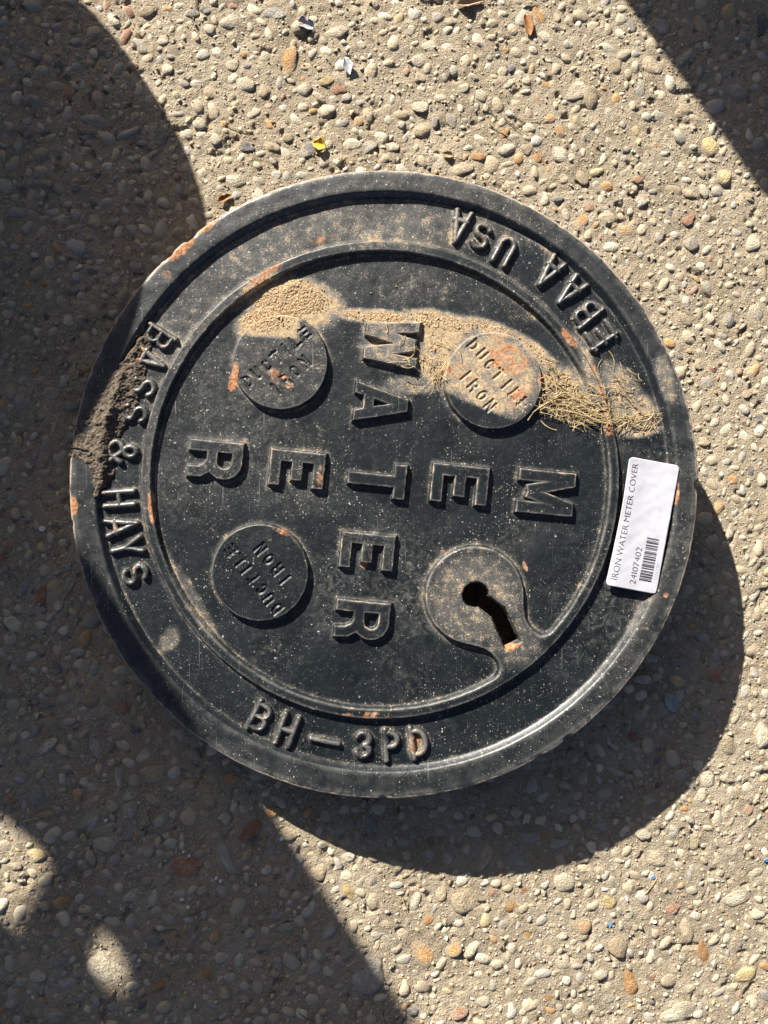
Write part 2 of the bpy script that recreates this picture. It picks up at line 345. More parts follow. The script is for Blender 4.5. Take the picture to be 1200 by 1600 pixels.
# dirt on it: soft masks in photo pixels (cx, cy, rx, ry, turn, amount)
DUST = [(455, 470, 78, 42, 8, 1.25), (425, 508, 60, 30, 0, 1.1), (585, 491, 75, 12, 4, .95), (690, 502, 62, 20, 12, .95), (770, 512, 60, 14, 18, .9), (838, 547, 50, 14, 40, .85),
        (680, 560, 30, 45, 0, .85), (610, 538, 52, 44, 5, .52), (650, 600, 55, 16, 0, .55), (690, 520, 40, 30, 0, 1.0), (886, 612, 62, 40, 40, .75), (975, 600, 48, 26, 50, .62), (995, 640, 42, 32, 20, .68), (1000, 672, 38, 12, -5, .8), (742, 935, 82, 82, 0, .46), (800, 1000, 56, 44, 40, .38), (756, 962, 30, 36, 40, .38),
        (1040, 590, 14, 45, -15, .55), (768, 585, 84, 74, 20, .78), (930, 590, 14, 80, -22, .55), (600, 350, 220, 46, 0, .37), (440, 365, 150, 46, -30, .36), (760, 330, 140, 40, 25, .26), (438, 566, 80, 80, 0, .24), (300, 480, 60, 120, 35, .28), (620, 440, 200, 40, 5, .22), (600, 280, 260, 26, 0, .2), (400, 700, 160, 200, 0, .14), (580, 365, 22, 14, 0, .6), (810, 470, 60, 30, 35, .2),
        (700, 985, 50, 22, 35, .30), (1010, 950, 20, 60, 20, .3), (300, 940, 14, 80, -30, .4), (236, 720, 12, 130, 5, .3), (650, 1163, 16, 24, 0, .45), (400, 460, 60, 40, -30, .35), (262, 1000, 16, 24, 30, .45)]
RUST = [(415, 428, 34, 9, -35, .75), (385, 452, 20, 6, -40, .5), (890, 528, 20, 9, 50, .75), (938, 600, 9, 40, -15, .75), (949, 655, 9, 36, -8, .75), (722, 582, 36, 16, 15, .60), (795, 562, 44, 28, 25, .60), (775, 522, 24, 10, 10, .5),
        (818, 612, 24, 12, -25, .7), (846, 592, 8, 12, 0, .8), (800, 628, 16, 8, 10, .5), (364, 588, 8, 24, 15, .9), (436, 590, 32, 12, 35, .62), (285, 390, 30, 9, -42, .95), (326, 352, 24, 7, -40, .85), (114, 790, 9, 16, 0, 1.0),
        (236, 790, 6, 40, -5, .8), (228, 850, 8, 22, -8, .5), (214, 560, 8, 44, 22, .6), (570, 1118, 60, 7, 0, .45), (650, 1161, 14, 16, 0, .75), (780, 985, 26, 22, 40, .35), (800, 1012, 15, 5, -20, .8),
        (568, 883, 7, 7, 0, .9), (540, 832, 8, 6, 0, .6), (822, 885, 4, 12, -20, .8), (1056, 770, 6, 22, 5, .8), (1000, 1090, 40, 6, -50, .5), (905, 480, 9, 30, -45, .3), (500, 745, 9, 22, 5, .45), (490, 372, 40, 8, -12, .5), (590, 378, 40, 6, 0, .45), (700, 860, 14, 7, -20, .55), (440, 830, 22, 6, 25, .6), (262, 430, 12, 12, 0, .5), (815, 845, 3, 3, 0, .6), (1040, 930, 5, 5, 0, .8)]
def blobs(x, y, L):
    m = np.zeros(np.shape(x))
    for cx, cy, rx, ry, a, am in L:
        a = math.radians(a); dx, dy = x - cx, y - cy
        u = (dx * math.cos(a) + dy * math.sin(a)) / rx; v = (-dx * math.sin(a) + dy * math.cos(a)) / ry
        m = np.maximum(m, am * sstep(1.35, .55, np.hypot(u, v)))
    return m
def dirt_attrs(x, y):
    du = blobs(x, y, DUST)
    # the lower left of the right-hand boss was wiped clean
    b2 = circ(x, y, (771, 594), 80) < 0
    wipe = sstep(-4, 8, (y - 612) - (x - 695) * .42)
    du = np.where(b2, du * (1 - wipe), du)
    b1 = circ(x, y, (438, 566), 78) < 0
    du = np.where(b1, np.maximum(du * sstep(535, 522, y - (x - 440) * .05) * sstep(478, 458, x), .26), du)
    ru = blobs(x, y, RUST); ru = np.where(b2, ru * (1 - wipe * .8), ru)
    return {'dust': du, 'rust': ru}
def to_local(x, y): return (x - 600) * S, (800 - y) * S

lid = obj('meter_cover', None)
lid.matrix_world = LIDM
lid['label'] = 'round black painted cast iron water meter cover with raised lettering'
lid['category'] = 'manhole cover'

def relief(name, sdf, box, top, wall, cell=1.0, base=W_FIELD, rnd=.35, parent=None, keep=None, carve=None, edge=1.0, lumps=.00012, seed=0, dome=0.0):
    """a raised casting: walls of width `wall` pixels, rounded at top and foot; keep() picks cells"""
    x0, y0, x1, y1 = box
    nx, ny = int((x1 - x0) / cell) + 1, int((y1 - y0) / cell) + 1
    X, Y = np.meshgrid(np.linspace(x0, x1, nx), np.linspace(y1, y0, ny))           # y runs upward in the world
    d = sdf(X, Y) + (fbm(X / 7, Y / 7, 2, seed + 5) - .5) * 1.1
    s = np.clip(-d / wall, 0, 1); s = s * (1 - rnd) + s * s * (3 - 2 * s) * rnd
    if dome: s = np.where(d < 0, np.sqrt(np.clip(1 - (1 - np.clip(-d / dome, 0, 1)) ** 2, 0, 1)), 0)
    Z = base + (top - base) * s
    Z = Z + (fbm(X / 16, Y / 16, 3, seed) - .5) * 2 * lumps * (s > .02)
    Z = np.where(d > .6, base - .0007, Z)
    if carve is not None: Z = Z - carve(X, Y)
    e = sstep(wall * 1.9, wall * .8, -d) * sstep(.5, .95, s) * edge
    at = dirt_attrs(X, Y); at['edge'] = e * np.ones_like(X); at['dust'] = np.maximum(at['dust'], .34 * sstep(3.0, 0, -d))
    lx, ly = to_local(X, Y)
    F = grid_faces(ny, nx)
    dc = np.minimum(np.minimum(d[:-1, :-1], d[1:, 1:]), np.minimum(d[1:, :-1], d[:-1, 1:]))
    ok = dc < 1.3
    if keep is not None:
        xc, yc = (X[:-1, :-1] + X[1:, 1:]) / 2, (Y[:-1, :-1] + Y[1:, 1:]) / 2; ok &= keep(xc, yc)
    V = np.c_[lx.ravel(), ly.ravel(), Z.ravel()]
    V, F, at = compress(V, F[ok], {k: v.ravel() for k, v in at.items()})
    return obj(name, fast_mesh(name, V, F, True, at), MAT_IRON, parent or lid)

# face plate between the raised parts, with the key hole cut through
n = 440; xs = np.linspace(600 - 470, 600 + 470, n)
X, Y = np.meshgrid(xs, np.linspace(755 + 470, 755 - 470, n))
Z = W_FIELD + (fbm(X / 26, Y / 26, 3, 40) - .5) * .0004 + (fbm(X / 120, Y / 120, 2, 44) - .5) * .0009 * .5
# hammer-mark and shallow dents
for cx, cy, r, dp in ((262, 1000, 13, .0006), (480, 760, 18, .0003), (690, 1060, 22, .0003), (610, 330, 30, .0004), (560, 1068, 5, .0005)):
    Z -= dp * np.exp(-((X - cx) ** 2 + (Y - cy) ** 2) / r ** 2)
at = dirt_attrs(X, Y); at['edge'] = np.zeros_like(X)
near_d = np.abs(pad_sdf(X, Y))                              # dust gathers at the foot of whatever stands proud
for c, r in BOSSES: near_d = np.minimum(near_d, np.abs(circ(X, Y, c, r)))
near_d = np.minimum(near_d, np.abs(circ(X, Y, RIM_I, 447)))
for ch, c, W, cap, rd, fl in [(a, b, w_, q, BIG_READ, True) for a, b, w_, q in BIG] + [(a, b, SMW[a], 47, small_read(b), False) for a, b in SMALL]:
    m = np.hypot(X - c[0], Y - c[1]) < 75; near_d[m] = np.minimum(near_d[m], np.abs(glyph_sdf(X[m], Y[m], ch, c, rd, cap, W, .23, fl)))
at['dust'] = np.maximum(at['dust'], .42 * np.exp(-near_d / 4.5) + at['dust'] * .7)
F = grid_faces(n, n); xc, yc = (X[:-1, :-1] + X[1:, 1:]) / 2, (Y[:-1, :-1] + Y[1:, 1:]) / 2
ok = (circ(xc, yc, RIM_I, RIM_I[2] + 8) < 0) & (key_sdf(xc, yc) > 3)
lx, ly = to_local(X, Y)
V, F, at = compress(np.c_[lx.ravel(), ly.ravel(), Z.ravel()], F[ok], {k: v.ravel() for k, v in at.items()})
obj('face_plate', fast_mesh('face_plate', V, F, True, at), MAT_IRON, lid)

# rim: a turned profile swept round, its outer edge nicked
def lathe(name, prof, na, mat, parent, attrs=True, edge_at=()):
    th = np.linspace(0, 2 * math.pi, na, endpoint=False)
    rows, ed = [], []
    for (ci, ri, wz, jit, e) in prof:
        nz = (fbm(np.cos(th) * 40 + 50, np.sin(th) * 40 + 50, 3, 9) - .5) * 2 * jit
        nick = np.clip(fbm(np.cos(th) * 16 + 90, np.sin(th) * 16 + 90, 3, 12) - .66, 0, 1) * 26 * (jit > .4)
        r = ri + nz - nick
        x = ci[0] + np.cos(th) * r; y = ci[1] + np.sin(th) * r
        rows.append((x, y, wz + (fbm(x / 18, y / 18, 2, 21) - .5) * .00045 * (jit >= 0) - nick * .00012))
        ed.append(np.full(na, e))
    X = np.array([r[0] for r in rows]); Y = np.array([r[1] for r in rows]); Z = np.array([r[2] for r in rows])
    lx, ly = to_local(X, Y); k = len(prof)
    i = np.arange(k * na).reshape(k, na); j = np.roll(i, -1, 1)
    F = np.stack([i[:-1], i[1:], j[1:], j[:-1]], -1).reshape(-1, 4)[:, ::-1]
    at = dirt_attrs(X.ravel(), Y.ravel()); at['edge'] = np.array(ed).ravel()
    return obj(name, fast_mesh(name, np.c_[lx.ravel(), ly.ravel(), Z.ravel()], F, True, at), mat, parent)
ci, co = RIM_I[:2], RIM_O[:2]
mid = lambda f: (ci[0] + (co[0] - ci[0]) * f, ci[1] + (co[1] - ci[1]) * f)
prof = [(ci, 444.5, W_FIELD - .0006, .1, 0), (ci, 447.5, W_FIELD + .0001, .2, 0), (ci, 449.5, W_FIELD + .0006, .3, 0), (ci, 453, -.0012, .3, 0), (ci, 455, -.0003, .3, .15), (ci, 457.5, 0, .3, .25)]
prof += [(mid(f), 457.5 + (486.5 - 457.5) * f, .00005, .1, .1 if f < .8 else .3) for f in (.15, .3, .45, .6, .75, .9, 1)]
prof += [(co, 489.5, -.0002, .5, .75), (co, 491.2, -.0007, .6, .95), (co, 492, -.0016, .6, .9), (co, 492, -.004, .6, .5), (co, 491.5, -.009, .5, .4), (co, 490.5, -.0135, .4, .4), (co, 486, -.0148, .2, .3), (co, 452, -.0148, 0, .2), (co, 448, -.0135, 0, 0), (co, 446, -.0052, 0, 0)]
lathe('rim', prof, 1080, MAT_IRON, lid)

# raised ring and the lock pad that grows out of it
pad_zone = lambda x, y: (np.hypot(x - RING[0], y - RING[1]) < 355) & (np.hypot(x - 760, y - 950) < 190)
def key_cut(x, y):
    d = key_sdf(x, y) + (fbm(x / 4, y / 4, 2, 77) - .5) * 1.2
    return (.0055 + .002 * sstep(994, 1002, y + (x - 800) * .3)) * sstep(1.2, -.4, d) + .0005 * sstep(4, 0, d)
relief('raised_ring', pad_sdf, (212, 368, 976, 1132), W_RING, 5.0, 1.05, keep=lambda x, y: ~pad_zone(x, y), edge=.5, seed=3)
relief('lock_pad', pad_sdf, (655, 845, 915, 1110), W_RING, 5.0, .65, keep=lambda x, y: pad_zone(x, y) & (key_sdf(x, y) > -1.3), carve=key_cut, edge=.6, seed=3)

# bosses with DUCTILE IRON sunk into them
BT = [(((387, 596), (476, 521)), ((431, 608), (476, 566))), (((740, 539), (818, 631)), ((728, 587), (766, 634))), (((433, 951), (361, 860)), ((446, 906), (407, 858)))]
for (c, r), lines in zip(BOSSES, BT):
    items = []
    for word, (p, q) in zip(('DUCTILE', 'IRON'), lines):
        p, q = np.array(p, float), np.array(q, float); rd = q - p
        for k, ch in enumerate(word): items.append((ch, p + rd * k / (len(word) - 1), rd))
    def carve(x, y, items=items):
        d = np.full(x.shape, 99.)
        for ch, pos, rd in items:
            m = np.hypot(x - pos[0], y - pos[1]) < 22
            if m.any(): d[m] = np.minimum(d[m], glyph_sdf(x[m], y[m], ch, pos, rd, 19, .62, .17, False))
        return .00085 * sstep(1.6, -1.1, d) * (.55 + .75 * fbm(x / 14, y / 14, 2, 61))
    relief('boss', lambda x, y, c=c, r=r: circ(x, y, c, r), (c[0] - r - 4, c[1] - r - 4, c[0] + r + 4, c[1] + r + 4), W_BOSS, 3.2, .6, carve=carve, edge=.55, seed=int(c[0]))
# raised letters: WATER METER, BASS & HAYS, EBAA USA, BH-3PD
for k, (ch, c, W, cap) in enumerate(BIG):
    relief('letter', lambda x, y: glyph_sdf(x, y, ch, c, BIG_READ, cap, W, .255, True), (c[0] - 62, c[1] - 58, c[0] + 62, c[1] + 58), W_LET, 3.7, .7, edge=.66, seed=100 + k, rnd=.2)
for k, (ch, c) in enumerate(SMALL):
    cap = 47 if k < 16 else 48
    relief('letter', lambda x, y: glyph_sdf(x, y, ch, c, small_read(c), cap, SMW[ch], .205 if ch in 'EB' else .235, False), (c[0] - 34, c[1] - 34, c[0] + 34, c[1] + 34), W_SML, 5.5, .6, edge=.5, seed=200 + k, dome=6.0)

# under it: the lock body that props the right-hand side, the walls of the key slot
bm = bmesh.new()
kc = np.array([(768 - 600) * S, (800 - 958) * S])
pv = [bm.verts.new((kc[0] + .034 * math.cos(a), kc[1] + .034 * math.sin(a), -.0048)) for a in np.linspace(0, 2 * math.pi, 28, endpoint=False)]
zb = -.0545
pl = [bm.verts.new((v.co.x, v.co.y, zb)) for v in pv]
for i in range(28): bm.faces.new((pv[i], pl[i], pl[(i + 1) % 28], pv[(i + 1) % 28]))
bm.faces.new(pl[::-1])
obj('lock_body', bm_mesh(bm, 'lock_body', True), MAT_LOCK, lid)

# ------------------------------------------------------------------ dirt lying on the cover
def on_lid(name, V, F, mat, label, cat, at=None, kind=None, smooth=True, group=None):
    V = np.asarray(V, float); W3 = V @ M.T + T
    o0 = W3.mean(0); o0[2] = W3[:, 2].min()
    o = obj(name, fast_mesh(name, W3 - o0, F, smooth, at), mat); o.location = o0
    o['label'] = label; o['category'] = cat
    if kind: o['kind'] = kind
    if group: o['group'] = group
    return o
def poly_sdf(x, y, P):
    P = np.array(P, float); d = np.full(x.shape, 1e18); ins = np.zeros(x.shape, bool)
    for i in range(len(P)):
        a, b = P[i], P[(i + 1) % len(P)]; e = b - a; wx, wy = x - a[0], y - a[1]
        t_ = np.clip((wx * e[0] + wy * e[1]) / (e @ e), 0, 1); d = np.minimum(d, (wx - e[0] * t_) ** 2 + (wy - e[1] * t_) ** 2)
        c1 = (a[1] <= y) & (b[1] > y); c2 = (b[1] <= y) & (a[1] > y); cr = e[0] * wy - e[1] * wx
        ins ^= (c1 & (cr > 0)) | (c2 & (cr < 0))
    d = np.sqrt(d); return np.where(ins, -d, d)
CLOD = [(236, 508), (233, 545), (228, 566), (223, 600), (212, 630), (200, 658), (182, 682), (173, 712), (174, 742), (163, 760), (146, 779), (143, 738), (130, 716), (107, 713), (112, 690), (128, 655), (150, 622), (180, 580), (205, 545), (222, 520)]
xs, ys = np.arange(98, 250, .9), np.arange(790, 495, -.9)
X, Y = np.meshgrid(xs, ys)
d = poly_sdf(X, Y, CLOD) + (fbm(X / 9, Y / 9, 3, 5) - .5) * 9
th = np.clip(-d, 0, 30)
lump = fbm(X / 11, Y / 11, 4, 6)
top = np.maximum(surf(X, Y), W_FIELD + .0043 * sstep(-24, 0, circ(X, Y, RIM_I, RIM_I[2])))
inner = sstep(0, -14, circ(X, Y, RIM_I, RIM_I[2]))
Z = top + np.sqrt(th / 30) * (.0009 + .0036 * inner) + (lump - .5) * .0026 * sstep(0, 6, th) + (fbm(X / 3.2, Y / 3.2, 2, 8) - .5) * .0011
# a shrinkage crack near its lower end
crk = np.abs(Y - 703.5 - (fbm(X / 6, X * 0, 2, 3) - .5) * 7) + np.clip(X - 138, 0, 99) + np.clip(112 - X, 0, 99)
Z -= .0016 * sstep(2.2, .4, crk)
Z = np.where(d > 0, top - .0012, Z)
F = grid_faces(len(ys), len(xs)); ok = np.minimum(d[:-1, :-1], d[1:, 1:]) < .9
lx, ly = to_local(X, Y); V, F, _ = compress(np.c_[lx.ravel(), ly.ravel(), Z.ravel()], F[ok])
on_lid('dirt_clod', V, F, MAT_SOIL, 'dark brown clod of dried soil caked on the rim over the lettering', 'dirt')

# drifted sand: a thin rough sheet plus loose grains
SANDM = [(452, 462, 62, 30, 8, 1.0), (415, 500, 42, 20, 0, .8), (590, 491, 66, 8, 4, .62), (690, 500, 54, 14, 12, .85), (775, 512, 46, 9, 18, .75), (838, 547, 40, 9, 40, .7), (684, 535, 20, 28, 0, .55), (886, 608, 46, 28, 40, .65), (640, 600, 22, 8, 10, .6), (985, 620, 44, 48, 20, .34), (700, 588, 8, 16, 0, .6)]
xs, ys = np.arange(370, 1050, 1.3), np.arange(690, 420, -1.3)
X, Y = np.meshgrid(xs, ys)
sm = blobs(X, Y, SANDM) + (fbm(X / 20, Y / 20, 4, 31) - .5) * 1.1 - .34
b1 = (circ(X, Y, (438, 566), 78) < 0); sm = np.where(b1, sm - 2.5 * sstep(520, 532, Y) - 1.5 * sstep(458, 474, X), sm)
sm = np.where(circ(X, Y, (771, 594), 80) < 0, -1, sm)
sm = np.where(circ(X, Y, RIM_I, RIM_I[2] - 6) > 0, -1, sm)
sm -= .9 * (pad_sdf(X, Y) < 1) * sstep(-8, 0, -pad_sdf(X, Y))
base = surf(X, Y)
for ch, c, W, cap in BIG[:1]: sm = np.where(glyph_sdf(X, Y, ch, c, BIG_READ, cap, W, .19, True) < -1, sm - 1.2, sm)
heap = np.exp(-((X - 445) / 42) ** 2 - ((Y - 452) / 26) ** 2) * .0016 + .00025
Z = base + np.clip(sm, 0, 1) * heap + (fbm(X / 2.2, Y / 2.2, 2, 33) - .5) * .0009 * np.clip(sm * 2, 0, 1)
ok = (np.minimum(np.minimum(sm[:-1, :-1], sm[1:, 1:]), np.minimum(sm[1:, :-1], sm[:-1, 1:])) > .16)
Z = np.where(sm < .22, base - .0003, Z)
lx, ly = to_local(X, Y)
F = grid_faces(len(ys), len(xs)); Vs, Fs, _ = compress(np.c_[lx.ravel(), ly.ravel(), Z.ravel()], F[ok])
Fs = np.r_[Fs[:, [0, 1, 2]], Fs[:, [0, 2, 3]]]
OCT_V = np.array([(1, 0, 0), (0, 1, 0), (-1, 0, 0), (0, -1, 0), (0, 0, 1), (0, 0, -1)], float)
OCT_F = np.array([(0, 1, 4), (1, 2, 4), (2, 3, 4), (3, 0, 4), (1, 0, 5), (2, 1, 5), (3, 2, 5), (0, 3, 5)])
def grains(px, py, r, base_fn, squash=.8):
    k = len(px); sc = r[:, None, None] * rng.uniform(.6, 1.25, (k, 1, 3))
    an = rng.uniform(0, 2 * math.pi, k); ca, sa = np.cos(an), np.sin(an)
    v = OCT_V[None] * sc + rng.normal(0, .18, (k, 6, 3)) * r[:, None, None]
    x = v[..., 0] * ca[:, None] - v[..., 1] * sa[:, None]; y = v[..., 0] * sa[:, None] + v[..., 1] * ca[:, None]; z = v[..., 2] * squash
    gx, gy = to_local(px, py); gz = base_fn(px, py) + r * .5
    V = np.stack([x + gx[:, None], y + gy[:, None], z + gz[:, None]], -1).reshape(-1, 3)
    F = (OCT_F[None] + (np.arange(k) * 6)[:, None, None]).reshape(-1, 3)
    return V, F
gx_, gy_ = rng.uniform(370, 1050, 90000), rng.uniform(425, 690, 90000)
pm = blobs(gx_, gy_, SANDM) + (fbm(gx_ / 14, gy_ / 14, 3, 35) - .5) * .8 - .2
bb = circ(gx_, gy_, (438, 566), 78) < 0; pm = np.where(bb, pm - 2 * sstep(518, 540, gy_) - 1.2 * sstep(462, 480, gx_), pm); pm = np.where(circ(gx_, gy_, (771, 594), 79) < 0, pm - .75, pm)
pm = np.where(circ(gx_, gy_, RIM_I, RIM_I[2] - 7) > 0, -1, pm)
sel = rng.random(90000) < (np.clip(pm, 0, .9) * .26 + .0022 * (blobs(gx_, gy_, DUST) > .15))
px_, py_ = gx_[sel], gy_[sel]
Vg, Fg = grains(px_, py_, rng.gamma(3, .00009, len(px_)) + .0001, surf)
V = np.r_[Vs, Vg]; F = np.r_[Fs, Fg + len(Vs)]
on_lid('sand', V, F, MAT_SAND, 'thin drift of tan sand spread across the upper half of the cover', 'sand', None, 'stuff', False)

# straw
def strand(p, r, nseg=5):
    """a thin bent four-sided stalk through the points p (k,3)"""
    p = np.asarray(p); k = len(p); tan = np.gradient(p, axis=0); tan /= np.linalg.norm(tan, axis=1)[:, None] + 1e-9
    side = np.cross(tan, [0, 0, 1.0]); side /= np.linalg.norm(side, axis=1)[:, None] + 1e-9; upv = np.cross(side, tan)
    rr = np.linspace(1, .55, k)[:, None] * r
    V = np.stack([p + side * rr, p + upv * rr * .7, p - side * rr, p - upv * rr * .7], 1).reshape(-1, 3)
    F = []
    for i in range(k - 1):
        for j in range(4): F.append((4 * i + j, 4 * i + (j + 1) % 4, 4 * i + 4 + (j + 1) % 4, 4 * i + 4 + j))
    F += [(3, 2, 1, 0), tuple(4 * (k - 1) + j for j in range(4))]
    return V, np.array(F)
def lid_stalk(cx, cy, L, ang, bend, r, lift):
    s = np.linspace(-.5, .5, 6); x = cx + L * (s * math.cos(ang) - bend * (s * s - .08) * math.sin(ang)); y = cy + L * (s * math.sin(ang) + bend * (s * s - .08) * math.cos(ang))
    lx, ly = to_local(x, y); h = surf(x, y); z = np.maximum(h, h.mean() - .0004) + lift + r + .0002
    z = np.maximum(z, np.interp(s, [-.5, .5], [z[0], z[-1]]) - .0006)
    return strand(np.c_[lx, ly, z], r)
VV, FF, off = [], [], 0
HEAP = [(872, 618, 40, 28, .25, 130), (905, 640, 42, 22, .25, 170), (860, 590, 20, 30, .9, 40), (690, 580, 30, 26, 2.0, 60), (985, 655, 40, 14, .1, 60), (970, 600, 40, 40, .8, 45), (1020, 650, 14, 22, -.8, 24), (640, 560, 26, 20, .4, 14)]
for cx, cy, rx, ry, a0, k in HEAP:
    for _ in range(k):
        x, y = random.gauss(cx, rx * .55), random.gauss(cy, ry * .5)
        if circ(x, y, RIM_I, 440) > 0 or circ(x, y, BOSSES[1][0], 82) < 0: continue
        v, f = lid_stalk(x, y, random.uniform(8, 30), a0 + random.gauss(0, .7), random.uniform(-1.0, 1.0), random.uniform(.00014, .00040), random.random() ** 1.5 * .0032)
        VV.append(v); FF.append(f + off); off += len(v)
on_lid('straw_litter', np.concatenate(VV), np.concatenate(FF), MAT_STRAW, 'tangle of dry straw bits and grass caught around the orange rusty boss', 'straw', None, 'stuff', False)
for k, (x, y, L, a, b, r) in enumerate([(860, 628, 66, -.50, .15, .0005), (885, 612, 80, .62, -.2, .00045), (905, 648, 70, .30, .2, .0005), (878, 642, 62, .15, -.35, .00042), (920, 628, 46, .95, .2, .0004), (868, 600, 40, 1.35, .2, .0004), (840, 640, 44, -.75, .3, .0004), (930, 655, 54, .42, -.2, .0004)]):
    v, f = lid_stalk(x, y, L, a, b, r, .0022 + .0004 * (k % 3))
    on_lid('straw_stalk', v, f, MAT_STRAW, 'long pale straw stalk lying on the litter beside the rusty boss', 'straw', None, None, False, 'long straw stalks on the cover')
for k, (x, y, L, a, b) in enumerate([(712, 545, 40, .9, .9), (700, 560, 34, 1.9, -.6), (690, 535, 22, .3, .2), (604, 512, 18, 1.5, .2), (628, 532, 20, -1.0, .15)]):
    v, f = lid_stalk(x, y, L, a, b, .0003, .0009)
    on_lid('straw_stalk', v, f, MAT_STRAW, 'thin curled straw wisp lying between the letter W and the rusty boss', 'straw', None, None, False, 'curled straw wisps by the letter W')

# ------------------------------------------------------------------ the paper label
BL = np.array([946., 914.]); RD = np.array([.181, -.9835]); DN = np.array([.9835, .181])
def lab(u, v):
    x = BL[0] + u * RD[0] + v * DN[0] - 3.0 * np.sin(np.clip(u / 204, 0, 1) * math.pi) * (1 - v / 80) * -1
    y = BL[1] + u * RD[1] + v * DN[1]
    sag = np.sin(np.clip(v / 80, 0, 1) * math.pi)
    z = .0008 - .0006 * sag - .0012 * sstep(16, 0, v) * sstep(150, 60, u)
    z = z + (fbm(u / 17, v / 17, 2, 71) - .5) * .0006
    lx, ly = to_local(x, y); return np.stack([lx, ly, z], -1)
us, vs_ = np.linspace(0, 204, 120), np.linspace(0, 80, 50)
U, Vv = np.meshgrid(us, vs_)
rc = 7.0                                                    # rounded corners: pull the edge rows in
qx = np.abs(U - 102) - (102 - rc); qy = np.abs(Vv - 40) - (40 - rc)
cd_ = np.hypot(np.maximum(qx, 0), np.maximum(qy, 0)); f_ = np.where((qx > 0) & (qy > 0) & (cd_ > rc), rc / np.maximum(cd_, 1e-6), 1)
U2 = np.where(f_ < 1, 102 + np.sign(U - 102) * (102 - rc + qx * f_), U); V2 = np.where(f_ < 1, 40 + np.sign(Vv - 40) * (40 - rc + qy * f_), Vv)
pt = lab(U2.ravel(), V2.ravel()); lo = pt - [0, 0, .00018]
F = grid_faces(50, 120).reshape(-1, 4)[:, ::-1]
nv = len(pt); ring_i = np.r_[np.arange(119), np.arange(119, 50 * 120 - 1, 120), np.arange(50 * 120 - 1, 49 * 120, -1), np.arange(49 * 120, 0, -120)]
sidef = np.stack([ring_i, np.roll(ring_i, -1), np.roll(ring_i, -1) + nv, ring_i + nv], -1)
def place(V): return np.asarray(V) @ M.T + T
Lo = place(lab(np.array([102.]), np.array([40.])))[0]
labme = fast_mesh('label', place(np.r_[pt, lo]) - Lo, np.r_[F, F[:, ::-1] + nv, sidef], True)
tag_o = obj('paper_label', labme, MAT_PAPER); tag_o.location = Lo
tag_o['label'] = 'white paper sticker with a barcode stuck across the cover beside the rim'; tag_o['category'] = 'label'
def printed(name, text, u0, v_base, length, cap, mat, thin=0.0):
    cu = bpy.data.curves.new('t', 'FONT'); cu.body = text; cu.offset = thin; cu.resolution_u = 3
    o = bpy.data.objects.new('t', cu); COL.objects.link(o); bpy.context.view_layer.update()
    me = bpy.data.meshes.new_from_object(o.evaluated_get(bpy.context.evaluated_depsgraph_get())); bpy.data.objects.remove(o)
    bm = bmesh.new(); bm.from_mesh(me); bpy.data.meshes.remove(me)
    bmesh.ops.triangulate(bm, faces=bm.faces[:])
    bmesh.ops.subdivide_edges(bm, edges=[e for e in bm.edges if e.calc_length() > .22], cuts=2)
    bmesh.ops.triangulate(bm, faces=bm.faces[:])
    bm.verts.ensure_lookup_table(); co = np.array([v.co[:] for v in bm.verts]); F = np.array([[v.index for v in f.verts] for f in bm.faces]); bm.free()
    x0, x1 = co[:, 0].min(), co[:, 0].max(); hh = .69
    u = u0 + (co[:, 0] - x0) / (x1 - x0) * length; v = v_base - co[:, 1] / hh * cap
    P = place(lab(u, v) + [0, 0, .00016]) - Lo
    return obj(name, fast_mesh(name, P, F, False), mat, tag_o)
printed('printed_text', 'IRON WATER METER COVER', 11, 15.6, 184, 9.4, MAT_INK, -.012)
printed('printed_text', '24I07402', 9.5, 45, 58, 9.6, MAT_INK, -.012)
printed('printed_text', '53031239', 17, 76.5, 31, 4.6, MAT_INKG, -.012)
bars = [(0, 2.2), (3.2, .7), (5.3, 2.6), (9.2, 2.6), (13.2, .6), (14.6, 1.5), (18.6, 1.8), (22, 1.8), (24.6, 1.6), (28, .6), (29.6, 1.6), (33.2, 2.6), (37.2, 1.8), (40.4, .6), (42.4, 2.6), (46, .7), (49.2, .8), (51.2, 1.6), (54.6, 2.0), (59, 2.8), (63.2, .7), (65.8, 1.8)]
V, F = [], []
for u, wd in bars:
    for vv in np.linspace(49.3, 69, 9):
        V += [(17.2 + u, vv), (17.2 + u + wd, vv)]
    b0 = len(V) - 18; F += [(b0 + 2 * i, b0 + 2 * i + 1, b0 + 2 * i + 3, b0 + 2 * i + 2) for i in range(8)]
V = np.array(V); obj('barcode', fast_mesh('barcode', place(lab(V[:, 0], V[:, 1]) + [0, 0, .00016]) - Lo, np.array(F)[:, ::-1], False), MAT_INK, tag_o)

# ------------------------------------------------------------------ the ground: worn exposed-aggregate concrete
def axis(a, b, step, far):
    mid_ = np.arange(a, b, step); g, s_ = [], step
    while not g or g[-1] < far: s_ *= 1.35; g.append((g[-1] if g else 0) + s_)
    g = np.array(g); return np.r_[a - g[::-1], mid_, mid_[-1] + g]
gxs, gys = axis(-.275, .315, .00105, 6), axis(-.395, .40, .00105, 6)
X, Y = np.meshgrid(gxs, gys)
near = sstep(.5, .32, np.abs(X)) * sstep(.6, .42, np.abs(Y))
def ground_h(x, y):
    h = (fbm(x / .11, y / .11, 2, 301) - .5) * .0028 + (fbm(x / .022, y / .022, 3, 311) - .5) * .0019
    h = h + (fbm(x / .0050, y / .0050, 3, 321) - .5) * .0014 - .0004
    pit = fbm(x / .0075, y / .0075, 2, 331); h = h - .0016 * sstep(.72, .82, pit)
    return h
Z = ground_h(X, Y) * near
